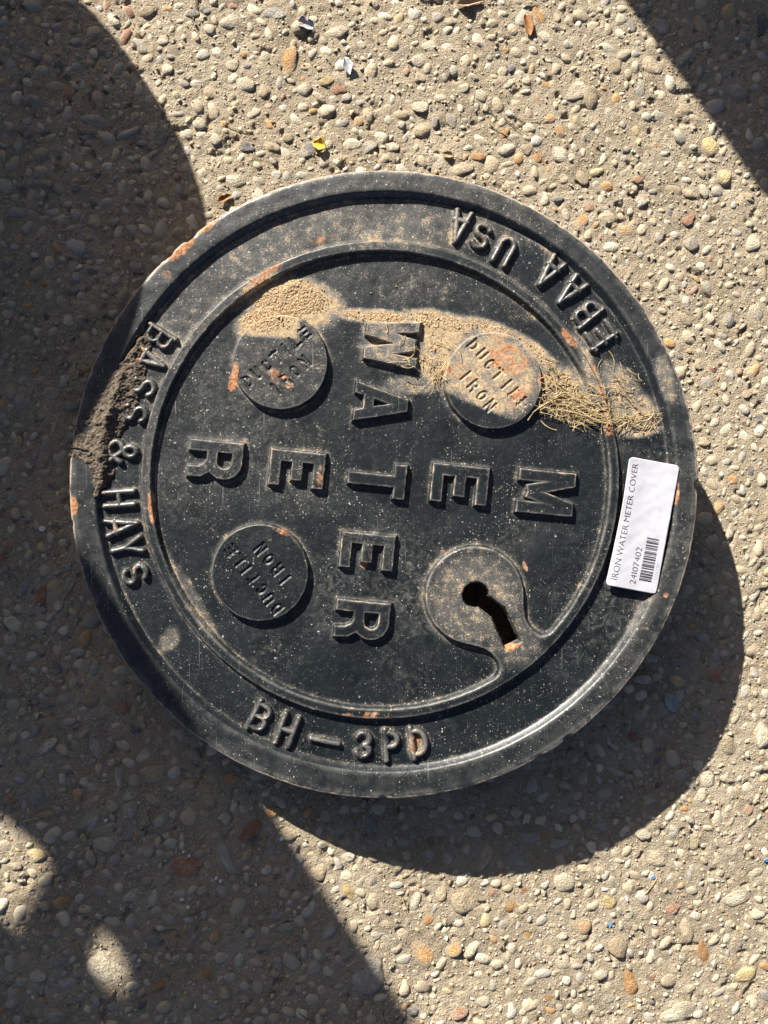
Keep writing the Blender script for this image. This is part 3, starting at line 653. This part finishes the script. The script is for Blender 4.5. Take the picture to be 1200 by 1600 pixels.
ground = obj('ground', fast_mesh('ground', np.c_[X.ravel(), Y.ravel(), Z.ravel()], grid_faces(len(gys), len(gxs)).reshape(-1, 4)), MAT_GROUND, kind='structure')

def ico(sub):
    bm = bmesh.new(); bmesh.ops.create_icosphere(bm, subdivisions=sub, radius=1)
    V = np.array([v.co[:] for v in bm.verts]); F = np.array([[v.index for v in f.verts] for f in bm.faces]); bm.free(); return V, F
I1, I2, I3 = ico(1), ico(2), ico(3)
def stone_verts(V, seed, rough=.16):
    r = np.random.default_rng(seed); d = V.copy(); s_ = np.ones(len(V))
    for k in range(9):
        n_ = r.normal(size=3); n_ /= np.linalg.norm(n_); a = d @ n_
        s_ = np.minimum(s_, np.where(a > .01, r.uniform(.72, 1.0) / np.maximum(a, .01), 9))     # worn facets
    s_ = np.minimum(s_, 1.12)
    for k in range(3):
        f = r.normal(size=3) * (1.6 + k); s_ = s_ + rough / (k + 1.5) * np.sin(d @ f + r.uniform(0, 6))
    return d * s_[:, None]
PMESH = {}
for key, mat in PEB.items():
    PMESH[key] = []
    for k in range(5):
        me = fast_mesh('pebble', stone_verts(I3[0], ord(key) * 11 + k, .22), I3[1], True); me.materials.append(mat); PMESH[key].append(me)
# stones picked out of the photograph: pixel, half-length, half-width, turn, kind
NOTE = [(233, 12, 17, 13, 20, 't'), (450, 99, 25, 12, -62, 'o'), (385, 132, 15, 12, 10, 'c'), (360, 33, 17, 12, -10, 'c'), (255, 62, 10, 8, 0, 'c'), (415, 90, 11, 9, 40, 'c'), (364, 100, 11, 9, 0, 'c'), (262, 108, 10, 9, 0, 'c'), (475, 138, 12, 10, 0, 'c'),
        (510, 127, 12, 8, -20, 'y'), (530, 138, 11, 8, 10, 'r'), (540, 154, 10, 8, -30, 'g'), (512, 172, 14, 11, -20, 'c'), (367, 282, 17, 12, 15, 'c'), (312, 193, 11, 9, 20, 'c'), (336, 218, 10, 8, 60, 'c'), (450, 215, 10, 9, 0, 't'), (425, 229, 12, 8, 20, 't'), (525, 50, 19, 9, -10, 'c'), (300, 20, 9, 8, 0, 'd'), (322, 15, 8, 7, 0, 'g'), (264, 89, 6, 5, 0, 'g'),
        (145, 186, 25, 12, 0, 'g'), (52, 82, 14, 11, 10, 'g'), (200, 208, 18, 10, -20, 'g'), (140, 260, 10, 8, 10, 'c'), (48, 287, 11, 10, 0, 'g'), (73, 286, 9, 8, 0, 't'), (148, 345, 16, 13, 10, 't'), (28, 332, 15, 13, 0, 'g'), (40, 205, 9, 10, 0, 'g'), (115, 65, 10, 9, 0, 'g'), (55, 155, 14, 9, 30, 'g'), (215, 315, 12, 8, 0, 'g'),
        (892, 66, 14, 12, 20, 'c'), (854, 59, 14, 9, -10, 'c'), (900, 138, 25, 15, -22, 'c'), (926, 162, 22, 13, 80, 't'), (858, 187, 15, 11, -30, 'o'), (1020, 104, 20, 15, 80, 't'), (1034, 40, 15, 14, 0, 'g'), (1095, 38, 19, 13, 70, 't'), (1109, 228, 19, 13, 65, 'y'), (1133, 274, 14, 12, 100, 'y'), (976, 362, 16, 13, -30, 'o'),
        (1077, 342, 12, 7, -40, 'r'), (997, 281, 8, 5, -15, 'r'), (719, 264, 20, 12, -8, 't'), (706, 188, 13, 8, 85, 'd'), (786, 210, 13, 6, -50, 'o'), (874, 205, 10, 6, 60, 'o'), (915, 214, 11, 8, 80, 'd'), (1080, 302, 12, 8, 20, 't'), (1000, 317, 12, 9, -40, 'g'), (922, 323, 11, 6, -20, 'r'), (875, 242, 16, 12, 20, 'c'), (950, 180, 13, 10, -60, 'c'), (793, 233, 15, 9, -30, 'c'), (1178, 378, 14, 11, -40, 'c'),
        (747, 244, 12, 7, 0, 'o'), (758, 310, 9, 6, 0, 'o'), (842, 23, 14, 8, 80, 'o'), (1080, 88, 13, 10, 0, 'g'), (1095, 136, 14, 11, -50, 'g'), (1070, 90, 18, 11, -45, 'g'), (1000, 140, 12, 8, 80, 'g'), (1160, 60, 14, 10, 0, 'g'), (1150, 140, 18, 14, 0, 'g'), (1190, 40, 12, 14, 0, 'd'), (840, 245, 8, 10, 0, 'o'), (682, 188, 7, 11, 0, 'd'), (640, 45, 11, 10, 0, 'c'), (705, 33, 9, 7, 0, 't'), (655, 93, 13, 11, 0, 'c'), (690, 150, 12, 9, 0, 'c'), (752, 150, 11, 8, 30, 'c'), (658, 165, 14, 10, 0, 'c'), (615, 230, 10, 8, 0, 'c'),
        (1142, 750, 12, 10, 0, 'o'), (1180, 928, 13, 10, -50, 'g'), (1175, 735, 9, 12, 0, 'd'), (1185, 655, 9, 8, 0, 'd'), (1190, 750, 8, 12, 0, 'c'), (1100, 690, 12, 8, 0, 't'), (1140, 830, 9, 12, 0, 'c'), (1150, 1118, 9, 12, 20, 't'), (1140, 1165, 22, 18, 80, 't'), (1190, 1150, 14, 22, 0, 'c'), (1178, 1052, 9, 8, 0, 'g'), (1168, 1265, 12, 8, -60, 'r'), (1106, 1220, 14, 12, 0, 'c'), (1095, 1240, 12, 10, 0, 'c'),
        (883, 1380, 17, 16, 0, 'c'), (1024, 1340, 27, 15, 8, 't'), (817, 1391, 13, 9, -15, 'r'), (730, 1408, 26, 19, 60, 't'), (792, 1418, 20, 10, 8, 'o'), (905, 1447, 17, 15, -30, 'o'), (965, 1475, 23, 16, 60, 't'), (1050, 1418, 18, 16, 40, 'r'), (1152, 1405, 24, 11, -15, 'c'), (660, 1483, 29, 18, 85, 'o'), (707, 1478, 15, 14, 30, 'o'), (984, 1540, 23, 15, 70, 'o'),
        (1050, 1532, 20, 9, 10, 't'), (1165, 1525, 17, 14, -30, 'y'), (1100, 1490, 20, 8, 85, 'o'), (945, 1560, 17, 11, 5, 'd'), (717, 1582, 15, 12, -10, 'r'), (855, 1577, 13, 6, 10, 'o'), (855, 1556, 9, 5, 70, 'o'), (1072, 1450, 21, 11, 85, 't'), (1005, 1301, 14, 11, 30, 'c'), (865, 1318, 14, 10, 10, 'g'), (958, 1378, 10, 7, 80, 'c'), (1085, 1318, 10, 8, 0, 't'), (690, 1395, 12, 18, 0, 't'), (740, 1480, 18, 8, -50, 'c'), (1070, 1265, 8, 8, 0, 'o'), (1140, 1260, 9, 12, 20, 'c'), (670, 1440, 9, 8, 0, 'o'), (870, 1423, 9, 7, 0, 'd'), (1185, 1428, 13, 9, 0, 'c'), (1060, 1585, 30, 16, -10, 'c'), (940, 1520, 12, 9, 0, 'c'), (880, 1505, 14, 10, 0, 'c'),
        (27, 1217, 16, 12, 0, 'g'), (60, 1242, 23, 17, 60, 'g'), (15, 1250, 13, 8, -10, 'r'), (185, 1215, 16, 9, 85, 'g'), (243, 1207, 26, 13, -18, 't'), (200, 1274, 20, 16, -60, 'g'), (247, 1285, 21, 13, -60, 'g'), (140, 1287, 24, 14, -65, 'g'), (165, 1315, 21, 18, 40, 'c'), (228, 1330, 15, 12, -30, 'g'), (290, 1356, 27, 19, -5, 'r'), (390, 1298, 28, 15, -60, 'r'), (327, 1250, 14, 12, 0, 't'),
        (353, 1340, 27, 16, 70, 'g'), (425, 1273, 14, 9, -10, 'o'), (422, 1322, 14, 9, 85, 'g'), (153, 1392, 19, 13, -8, 'g'), (228, 1376, 12, 9, -30, 't'), (168, 1512, 33, 27, 70, 'c'), (55, 1337, 16, 11, 5, 'y'), (320, 1519, 21, 13, -8, 'o'), (305, 1465, 16, 9, -60, 'g'), (372, 1415, 20, 12, -50, 'c'), (457, 1303, 18, 15, 50, 't'), (575, 1525, 31, 26, 80, 'g'), (513, 1460, 22, 13, -55, 'g'), (468, 1345, 12, 9, 60, 'g'), (500, 1360, 18, 16, 45, 't'),
        (545, 1395, 14, 9, 60, 'y'), (145, 1083, 21, 18, 10, 't'), (192, 1105, 13, 9, 85, 'r'), (37, 920, 22, 11, -70, 'g'), (63, 930, 20, 11, -75, 'r'), (70, 890, 11, 9, -30, 'c'), (92, 945, 14, 8, -80, 'c'), (72, 735, 14, 11, 0, 't'), (75, 760, 14, 8, -10, 'd'), (18, 775, 13, 9, -20, 'g'), (110, 635, 13, 12, 0, 'g'), (8, 655, 11, 13, 0, 'g'), (20, 1100, 13, 10, 40, 'c'), (75, 1165, 22, 9, -40, 'c'), (35, 1180, 16, 20, 0, 'g'), (80, 1130, 16, 12, 0, 'r'), (150, 1170, 20, 9, 60, 'g'), (270, 1255, 14, 10, 0, 'g'), (345, 1390, 12, 14, 0, 'g'), (430, 1430, 12, 9, 0, 'g'), (445, 1450, 14, 10, 0, 'g'), (455, 1505, 20, 10, 45, 'c'), (310, 1335, 10, 8, 0, 't'), (410, 1390, 15, 12, 0, 'g'), (120, 1480, 10, 9, 0, 't'), (70, 1375, 13, 10, 0, 'c'), (20, 1560, 14, 18, 30, 'g'), (120, 1560, 12, 10, 0, 'g'), (60, 1525, 15, 12, 0, 'c'), (350, 1550, 14, 12, 0, 't'), (395, 1575, 12, 9, 0, 't'), (240, 1470, 11, 9, 0, 'g'), (85, 1460, 12, 10, 0, 'g'),
        (778, 1294, 11, 9, 60, 'c'), (938, 1286, 15, 14, 0, 'g'), (876, 1317, 12, 11, 0, 'g'), (827, 1308, 19, 9, -8, 'g'), (757, 1337, 29, 15, -65, 't'), (700, 1342, 18, 15, 60, 'g'), (806, 1338, 20, 16, 20, 'g'), (845, 1350, 14, 12, 40, 't'), (583, 1295, 22, 11, 65, 'g'), (590, 1338, 18, 11, 0, 't'), (670, 1333, 12, 10, 0, 'g'), (730, 1327, 8, 10, 0, 'c'), (1020, 1030, 14, 10, 0, 'g'), (1055, 1065, 14, 10, 20, 'y'), (1115, 1055, 12, 10, 0, 'r'), (1150, 1055, 13, 10, -60, 't'), (1085, 1115, 11, 10, 0, 'g'), (1060, 1035, 15, 12, 0, 'g'), (790, 1240, 26, 14, 75, 't'), (910, 1215, 12, 16, 0, 't'), (1100, 875, 8, 7, 0, 'g'), (1010, 1250, 14, 10, -30, 'g'), (960, 1205, 14, 10, 30, 'g'), (1050, 1240, 12, 9, 0, 't'), (880, 1265, 16, 9, 10, 'g'), (985, 1150, 12, 10, 0, 'r')]
CELL = .006; grid_occ = {}
def free(x, y, r):
    k = int(math.ceil((r + .017) / CELL)); cx, cy = int(x // CELL), int(y // CELL)
    for i in range(cx - k, cx + k + 1):
        for j in range(cy - k, cy + k + 1):
            for (a, b, c) in grid_occ.get((i, j), ()):
                if (a - x) ** 2 + (b - y) ** 2 < (c + r) ** 2: return False
    return True
def occupy(x, y, r): grid_occ.setdefault((int(x // CELL), int(y // CELL)), []).append((x, y, r))
FOOT = T[:2] + (M @ np.array([0, 43 * S, -.0135]))[:2]       # the cover's foot on the ground
def covered(x, y):                                           # hidden below the cover from the camera
    l = (np.array([x, y, 0.0]) - T) @ M; s_ = D / (D - l[2]); return math.hypot(l[0] * s_ / S + 600 - RIM_O[0], 800 - l[1] * s_ / S - RIM_O[1]) < 470
def in_view(x, y, m=30):
    l = (np.array([x, y, 0.0]) - T) @ M; s_ = D / (D - l[2]); px, py = l[0] * s_ / S + 600, 800 - l[1] * s_ / S
    return -m < px < 1200 + m and -m < py < 1600 + m
PEBBLES = []
for px, py, a, b, an, k in NOTE:
    g = gpx(px, py); sc = gscale(px, py)
    if covered(g[0], g[1]): continue
    PEBBLES.append((g[0], g[1], a * sc * 1.06, b * sc * 1.06, -math.radians(an), k)); occupy(g[0], g[1], (a + b) / 2 * sc)
kinds, probs = list('tcgordy'), [.41, .29, .15, .055, .03, .03, .035]
def scatter(count, rlo, rhi, sink):
    made = 0
    for _ in range(count * 14):
        if made >= count: break
        x, y = rng.uniform(-.275, .31), rng.uniform(-.395, .40)
        if covered(x, y) or not in_view(x, y): continue
        r = rlo + (rhi - rlo) * rng.random() ** 1.8
        if not free(x, y, r * .96): continue
        occupy(x, y, r); sink.append((x, y, r * rng.uniform(1, 1.35), r * rng.uniform(.68, .98), rng.uniform(0, math.pi), kinds[rng.choice(7, p=probs)])); made += 1
    return made
scatter(max(0, 300 - len(PEBBLES)), .0044, .0082, PEBBLES)
PEBBLES = PEBBLES[:300]
for i, (x, y, a, b, an, k) in enumerate(PEBBLES):
    o = obj('pebble', PMESH[k][i % 5], None, ground)
    hz = b * rng.uniform(.42, .6)
    show = min(.0018, max(.0009, b * rng.uniform(.12, .21)))
    o.scale = (a, b, hz); o.location = (x, y, float(ground_h(np.array(x), np.array(y))) * .4 + show - hz * .92)
    o.rotation_euler = (rng.normal(0, .10), rng.normal(0, .10), an)
SMALLS = []
TINT = {'t': (.42, .345, .235), 'c': (.51, .45, .335), 'g': (.38, .345, .29), 'o': (.42, .25, .11), 'r': (.33, .18, .12), 'd': (.15, .14, .135), 'y': (.47, .37, .20)}
VV, FF, CC, off = [], [], [], 0
bank2 = [stone_verts(I2[0], 900 + k, .3) for k in range(16)]; bank1 = [stone_verts(I1[0], 950 + k, .4) for k in range(16)]
def add_stone(x, y, a, b, an, k, show, flat, tilt=.15):
    global off
    if b > .0021: V, F = bank2[rng.integers(16)], I2[1]
    else: V, F = bank1[rng.integers(16)], I1[1]
    R_ = np.array(Matrix.Rotation(an, 3, 'Z') @ Matrix.Rotation(rng.normal(0, tilt), 3, 'X') @ Matrix.Rotation(rng.normal(0, tilt), 3, 'Y'))
    hz = b * flat; V = (V * [a, b, hz]) @ R_.T
    gz = float(ground_h(np.array(x), np.array(y)))
    VV.append(V + [x, y, gz + show - hz * .85]); FF.append(F + off); off += len(V)
    tc = np.array(TINT[k]) * rng.uniform(.72, 1.12); CC.append(np.repeat(tc[None], len(V), 0))
FLUSH = []
scatter(700, .0040, .0066, FLUSH); scatter(2300, .0021, .0046, FLUSH)
for (x, y, a, b, an, k) in FLUSH:
    if rng.random() < .5: k = 'cg'[rng.integers(2)] if k in 'ordy' else k
    add_stone(x, y, a * 1.08, b * 1.08, an, k, rng.uniform(.00025, .0007), .45, .08)
scatter(100, .0024, .0045, SMALLS); scatter(3400, .0010, .0022, SMALLS)
for (x, y, a, b, an, k) in SMALLS: add_stone(x, y, a, b, an, k, b * rng.uniform(.05, .30) + .00012, .6, .3)
for _ in range(5500):                                        # crumbs of grit lying on top
    x, y = rng.uniform(-.275, .31), rng.uniform(-.395, .40)
    if covered(x, y) or not in_view(x, y): continue
    r = .0003 + rng.gamma(2, .00016); add_stone(x, y, r * 1.3, r, rng.uniform(0, 3), kinds[rng.choice(7, p=probs)], r * 1.1, .8, .6)
obj('gravel', fast_mesh('gravel', np.concatenate(VV), np.concatenate(FF), True, {'tint': np.concatenate(CC)}), MAT_GRAVEL, ground, kind='stuff')

# ------------------------------------------------------------------ litter on the ground
def gz_at(x, y): return float(ground_h(np.array(x), np.array(y)))
def leaf(px, py, L, Wd, ang, mat, label, curl=.35, shape=1.0, name='dry_leaf', cat='leaf', group=None, lift=.0008):
    g = gpx(px, py); s_ = gscale(px, py); nu, nv_ = 10, 7; V, F = [], []
    for i in range(nu):
        u = i / (nu - 1); wd = Wd * s_ * (math.sin(math.pi * u ** .8) ** shape + .03) * (1 + .22 * math.sin(9 * u + px))
        for j in range(nv_):
            v = j / (nv_ - 1) * 2 - 1
            V.append(((u - .5) * L * s_ * 2, v * wd, lift + curl * wd * (v * v) + .12 * L * s_ * (u - .5) ** 2 + rng.normal(0, .03) * wd))
    V = np.array(V); n_ = len(V); i = np.arange(n_).reshape(nu, nv_)
    q = np.stack([i[:-1, :-1], i[1:, :-1], i[1:, 1:], i[:-1, 1:]], -1).reshape(-1, 4)
    rim_ = np.r_[i[0, :-1], i[:-1, -1], i[-1, :0:-1], i[:0:-1, 0]]
    side = np.stack([rim_, np.roll(rim_, -1), np.roll(rim_, -1) + n_, rim_ + n_], -1)
    V2 = np.r_[V, V - [0, 0, .00025]]; F = np.r_[q, q[:, ::-1] + n_, side]
    o = obj(name, fast_mesh(name, V2, F, True), mat); o.location = (g[0], g[1], gz_at(g[0], g[1]) + .0006); o.rotation_euler = (0, 0, -math.radians(ang))
    o['label'] = label; o['category'] = cat
    if group: o['group'] = group
    return o
leaf(499, 228, 11, 9, 10, MAT_LEAFY, 'small bright yellow leaf scrap on the sunlit pavement', .5, .6, lift=.002)
leaf(352, 311, 12, 6, -30, MAT_LEAFB, 'small orange brown leaf scrap between the cover rim and the round shadow', .6)
leaf(824, 42, 18, 8, 80, MAT_LEAFB, 'curled brown dry leaf standing proud of the sunlit pavement', .7)
leaf(132, 290, 19, 4.5, 3, MAT_LEAFT, 'narrow pointed tan leaf lying in the round shadow', .5)
leaf(734, 5, 22, 8, -12, MAT_LEAFT, 'crumpled broad tan leaf, the largest leaf scrap on the pavement', .8)
leaf(700, 243, 10, 5, 10, MAT_LEAFT, 'tiny tan leaf scrap on sunlit pavement close to the cover rim', .6)
leaf(478, 40, 14, 9, 20, MAT_FLAKE, 'crumpled broad grey flake lying on the sunlit pavement', .7, .6, 'grey_flake', 'flake')
leaf(543, 104, 15, 8, 75, MAT_FLAKE, 'narrow feathery grey flake beside the long orange pebble', .6, 1, 'grey_flake', 'flake')
def chip(px, py, a, b, ang, mat, label, cat, name, th=.35, group=None):
    g = gpx(px, py); s_ = gscale(px, py); bm = bmesh.new(); k = 7
    rr = [rng.uniform(.75, 1.1) for _ in range(k)]
    lo = [bm.verts.new((a * s_ * r * math.cos(q), b * s_ * r * math.sin(q), 0)) for r, q in zip(rr, np.linspace(0, 2 * math.pi, k, endpoint=False))]
    hi = [bm.verts.new((v.co.x * .9, v.co.y * .9, b * s_ * th * rng.uniform(.8, 1.2))) for v in lo]
    for i in range(k): bm.faces.new((lo[i], lo[(i + 1) % k], hi[(i + 1) % k], hi[i]))
    bm.faces.new(hi); bm.faces.new(lo[::-1])
    o = obj(name, bm_mesh(bm, name), mat); o.location = (g[0], g[1], gz_at(g[0], g[1]) + .0007); o.rotation_euler = (rng.normal(0, .1), rng.normal(0, .1), -math.radians(ang))
    o['label'] = label; o['category'] = cat
    if group: o['group'] = group
    return o
chip(1048, 1097, 18, 12, 70, MAT_CHIPG, 'flat pale green grey chip lying within the shadow of the cover', 'stone chip', 'stone_chip', .16)
chip(67, 826, 6, 5, 40, MAT_CHIPW, 'bright white chip on shaded pavement beside the rusty spot of the rim', 'stone chip', 'stone_chip', .6)
for px, py in ((287, 1330), (296, 1336), (285, 1404), (294, 1416), (338, 1371), (345, 1375), (305, 1570), (166, 1281), (400, 1382), (218, 1500), (440, 1310), (1150, 62), (978, 1403), (697, 1465), (1022, 1440)):
    chip(px, py, rng.uniform(2.5, 4.5), rng.uniform(2, 3.2), rng.uniform(0, 180), MAT_CHIPW, 'tiny white chip of grit on the shaded pavement' if px < 460 else 'tiny white chip of grit on sunlit pavement or its edge', 'stone chip', 'stone_chip', .7, 'white chips in the shade' if px < 460 else 'white chips in the sun')
for px, py in ((1020, 1371), (1197, 1343), (953, 1444)):
    chip(px, py, 4, 2.6, rng.uniform(0, 180), MAT_BLUE, 'tiny bright blue plastic scrap on the sunlit pavement', 'plastic scrap', 'plastic_scrap', .3, 'tiny blue scraps')
def ground_stalk(px, py, L, ang, bend, r, mat, label, name, group):
    g = gpx(px, py); s_ = gscale(px, py); L *= s_; q = np.linspace(-.5, .5, 6); ang = -math.radians(ang)
    x = L * (q * math.cos(ang) - bend * (q * q - .08) * math.sin(ang)); y = L * (q * math.sin(ang) + bend * (q * q - .08) * math.cos(ang))
    z = np.array([gz_at(g[0] + a, g[1] + b) for a, b in zip(x, y)]); z = np.maximum(z, np.interp(q, [-.5, .5], [z[0], z[-1]])) + r + .0006
    v, f = strand(np.c_[x, y, z], r)
    o = obj(name, fast_mesh(name, v, f, False), mat); o.location = (g[0], g[1], 0); o['label'] = label; o['category'] = 'twig' if name == 'twig' else 'straw'; o['group'] = group
for px, py, L, ang, bd in ((400, 1110, 0, 0, 0), (75, 1273, 80, -14, .05), (110, 920, 34, -58, .1), (140, 72, 40, -28, .4), (212, 45, 30, 60, .3), (780, 205, 40, 32, .1), (375, 203, 40, 12, .3), (835, 187, 30, -10, .2), (475, 1385, 40, 60, .5), (510, 1420, 40, 62, .6), (530, 1466, 20, -42, .1), (1015, 1385, 34, -50, .1), (560, 1245, 0, 0, 0), (640, 1362, 30, -35, .2), (1185, 950, 22, 80, .4), (105, 670, 20, 8, .1), (50, 700, 22, -35, .1), (632, 1412, 22, 70, .2)):
    if L: ground_stalk(px, py, L, ang, bd, .00045, MAT_STRAW, 'thin pale dry stem lying on shaded pavement' if px < 200 or (py > 1200 and px < 560) else 'thin pale dry stem lying on sunlit pavement', 'straw_piece', 'dry stems in the shade' if px < 200 or (py > 1200 and px < 560) else 'dry stems in the sun')
for px, py, L, ang, bd in ((806, 200, 46, 35, .1), (770, 178, 22, 50, .0), (235, 1280, 26, 70, .2), (318, 1420, 50, -20, .15), (480, 1590, 30, 30, .2), (720, 1420, 26, 55, .1), (1100, 1390, 28, -65, .1), (600, 1590, 24, 80, .2)):
    ground_stalk(px, py, L, ang, bd, .0004, MAT_TWIG, 'short dark twig lying on shaded pavement' if px < 600 else 'short dark twig lying on sunlit pavement', 'twig', 'dark twigs in the shade' if px < 600 else 'dark twigs in the sun')

# ------------------------------------------------------------------ unseen objects added outside the view to throw the ground shadows
H2 = SUN[:2] / -SUN[2]                                       # ground shift per metre of height
# added shadow caster for the round shadow, modelled as a wooden cable reel
zr = .165; cc = np.array([-.331, .148]) - H2 * zr
reel = obj('reel_shadow_caster', None, label='out-of-view round wooden reel added to cast the round shadow', category='cable reel'); reel.location = (cc[0], cc[1], 0)
def turned(name, prof, n_, mat, parent):
    bm = bmesh.new(); rings = [[bm.verts.new((r * math.cos(a), r * math.sin(a), z)) for a in np.linspace(0, 2 * math.pi, n_, endpoint=False)] for r, z in prof]
    for p, q in zip(rings[:-1], rings[1:]):
        for i in range(n_): bm.faces.new((p[i], p[(i + 1) % n_], q[(i + 1) % n_], q[i]))
    bm.faces.new(rings[0][::-1]); bm.faces.new(rings[-1]); return obj(name, bm_mesh(bm, name), mat, parent)
turned('flange', [(.221, zr - .018), (.2235, zr - .016), (.2235, zr - .002), (.221, zr)], 160, MAT_WOOD, reel)
turned('flange', [(.221, .0), (.2235, .002), (.2235, .016), (.221, .018)], 96, MAT_WOOD, reel)
turned('core', [(.085, .018), (.085, zr - .018)], 40, MAT_WOOD, reel)
# added shadow caster: plywood sheet on two feet, holes shaped for the lit spots
E0 = np.array([-.163, -.06]) - SUN[:2] / np.hypot(*SUN[:2]) * .87
sdir = SUN[:2] / np.hypot(*SUN[:2]); ldir = np.array([sdir[1], -sdir[0]])      # to the left of the light
board = obj('board_shadow_caster', None, label='out-of-view plywood sheet on two feet added to cast shade, holes shaped for the lit spots', category='board'); board.location = (E0[0], E0[1], 0)
def loops_panel(name, outer, holes, th, mat, parent):
    bm = bmesh.new(); es = []
    for lp in [outer] + holes:
        vs2 = [bm.verts.new((ldir[0] * a, ldir[1] * a, z)) for a, z in lp]
        es += [bm.edges.new((vs2[i], vs2[(i + 1) % len(vs2)])) for i in range(len(vs2))]
    bmesh.ops.triangle_fill(bm, edges=es, use_beauty=True)
    r_ = bmesh.ops.extrude_face_region(bm, geom=bm.faces[:])
    bmesh.ops.translate(bm, verts=[v for v in r_['geom'] if isinstance(v, bmesh.types.BMVert)], vec=(sdir[0] * th, sdir[1] * th, 0))
    bmesh.ops.recalc_face_normals(bm, faces=bm.faces[:]); return obj(name, bm_mesh(bm, name), mat, parent)
def back(px, py):                                            # a lit spot on the pavement -> where its light crosses the sheet
    r_ = gpx(px, py)[:2] - E0; return (float(r_ @ ldir), float(r_ @ sdir) * math.tan(EL))
holeA = [back(*p) for p in ((-60, 1240), (-4, 1266), (40, 1302), (76, 1344), (50, 1384), (16, 1446), (-14, 1420), (-70, 1360))]
holeB = [back(*p) for p in ((146, 1446), (136, 1470), (139, 1500), (154, 1532), (182, 1546), (198, 1526), (188, 1492), (172, 1466), (158, 1442))]
loops_panel('sheet', [(0, .004), (.85, .004), (.85, .98), (0, .98)], [holeA, holeB], .009, MAT_WOOD, board)
for a in (.12, .73):
    bm = bmesh.new(); bmesh.ops.create_cube(bm, size=1); nrm = sdir
    for v in bm.verts:
        p_ = ldir * (a + v.co.x * .045) + nrm * (-.02 + v.co.y * .30 - .14); v.co = (p_[0], p_[1], .0225 + v.co.z * .045)
    bmesh.ops.recalc_face_normals(bm, faces=bm.faces[:]); obj('foot', bm_mesh(bm, 'foot'), MAT_WOOD, board)
# added shadow caster: unseen stone block, tapered to set the straight shadow edge
pl_o = obj('plinth_shadow_caster', None, label='out-of-view tapered stone block added to cast the straight-edged shadow', category='plinth'); pl_o.location = (-.133, .756, 0)
bm = bmesh.new()
b4 = [(0, 0), (.62, 0), (.62, .4), (0, .4)]; t4 = [(.102, -.014 + .028), (.52, .014), (.52, .33), (.102, .33)]
lo = [bm.verts.new((x, y, 0)) for x, y in b4]; hi = [bm.verts.new((x, y - .028, .44)) for x, y in t4]
for i in range(4): bm.faces.new((lo[i], lo[(i + 1) % 4], hi[(i + 1) % 4], hi[i]))
bm.faces.new(hi); bm.faces.new(lo[::-1])
bmesh.ops.bevel(bm, geom=bm.edges[:], offset=.003, segments=2, affect='EDGES')
obj('block', bm_mesh(bm, 'block'), MAT_CONC, pl_o)
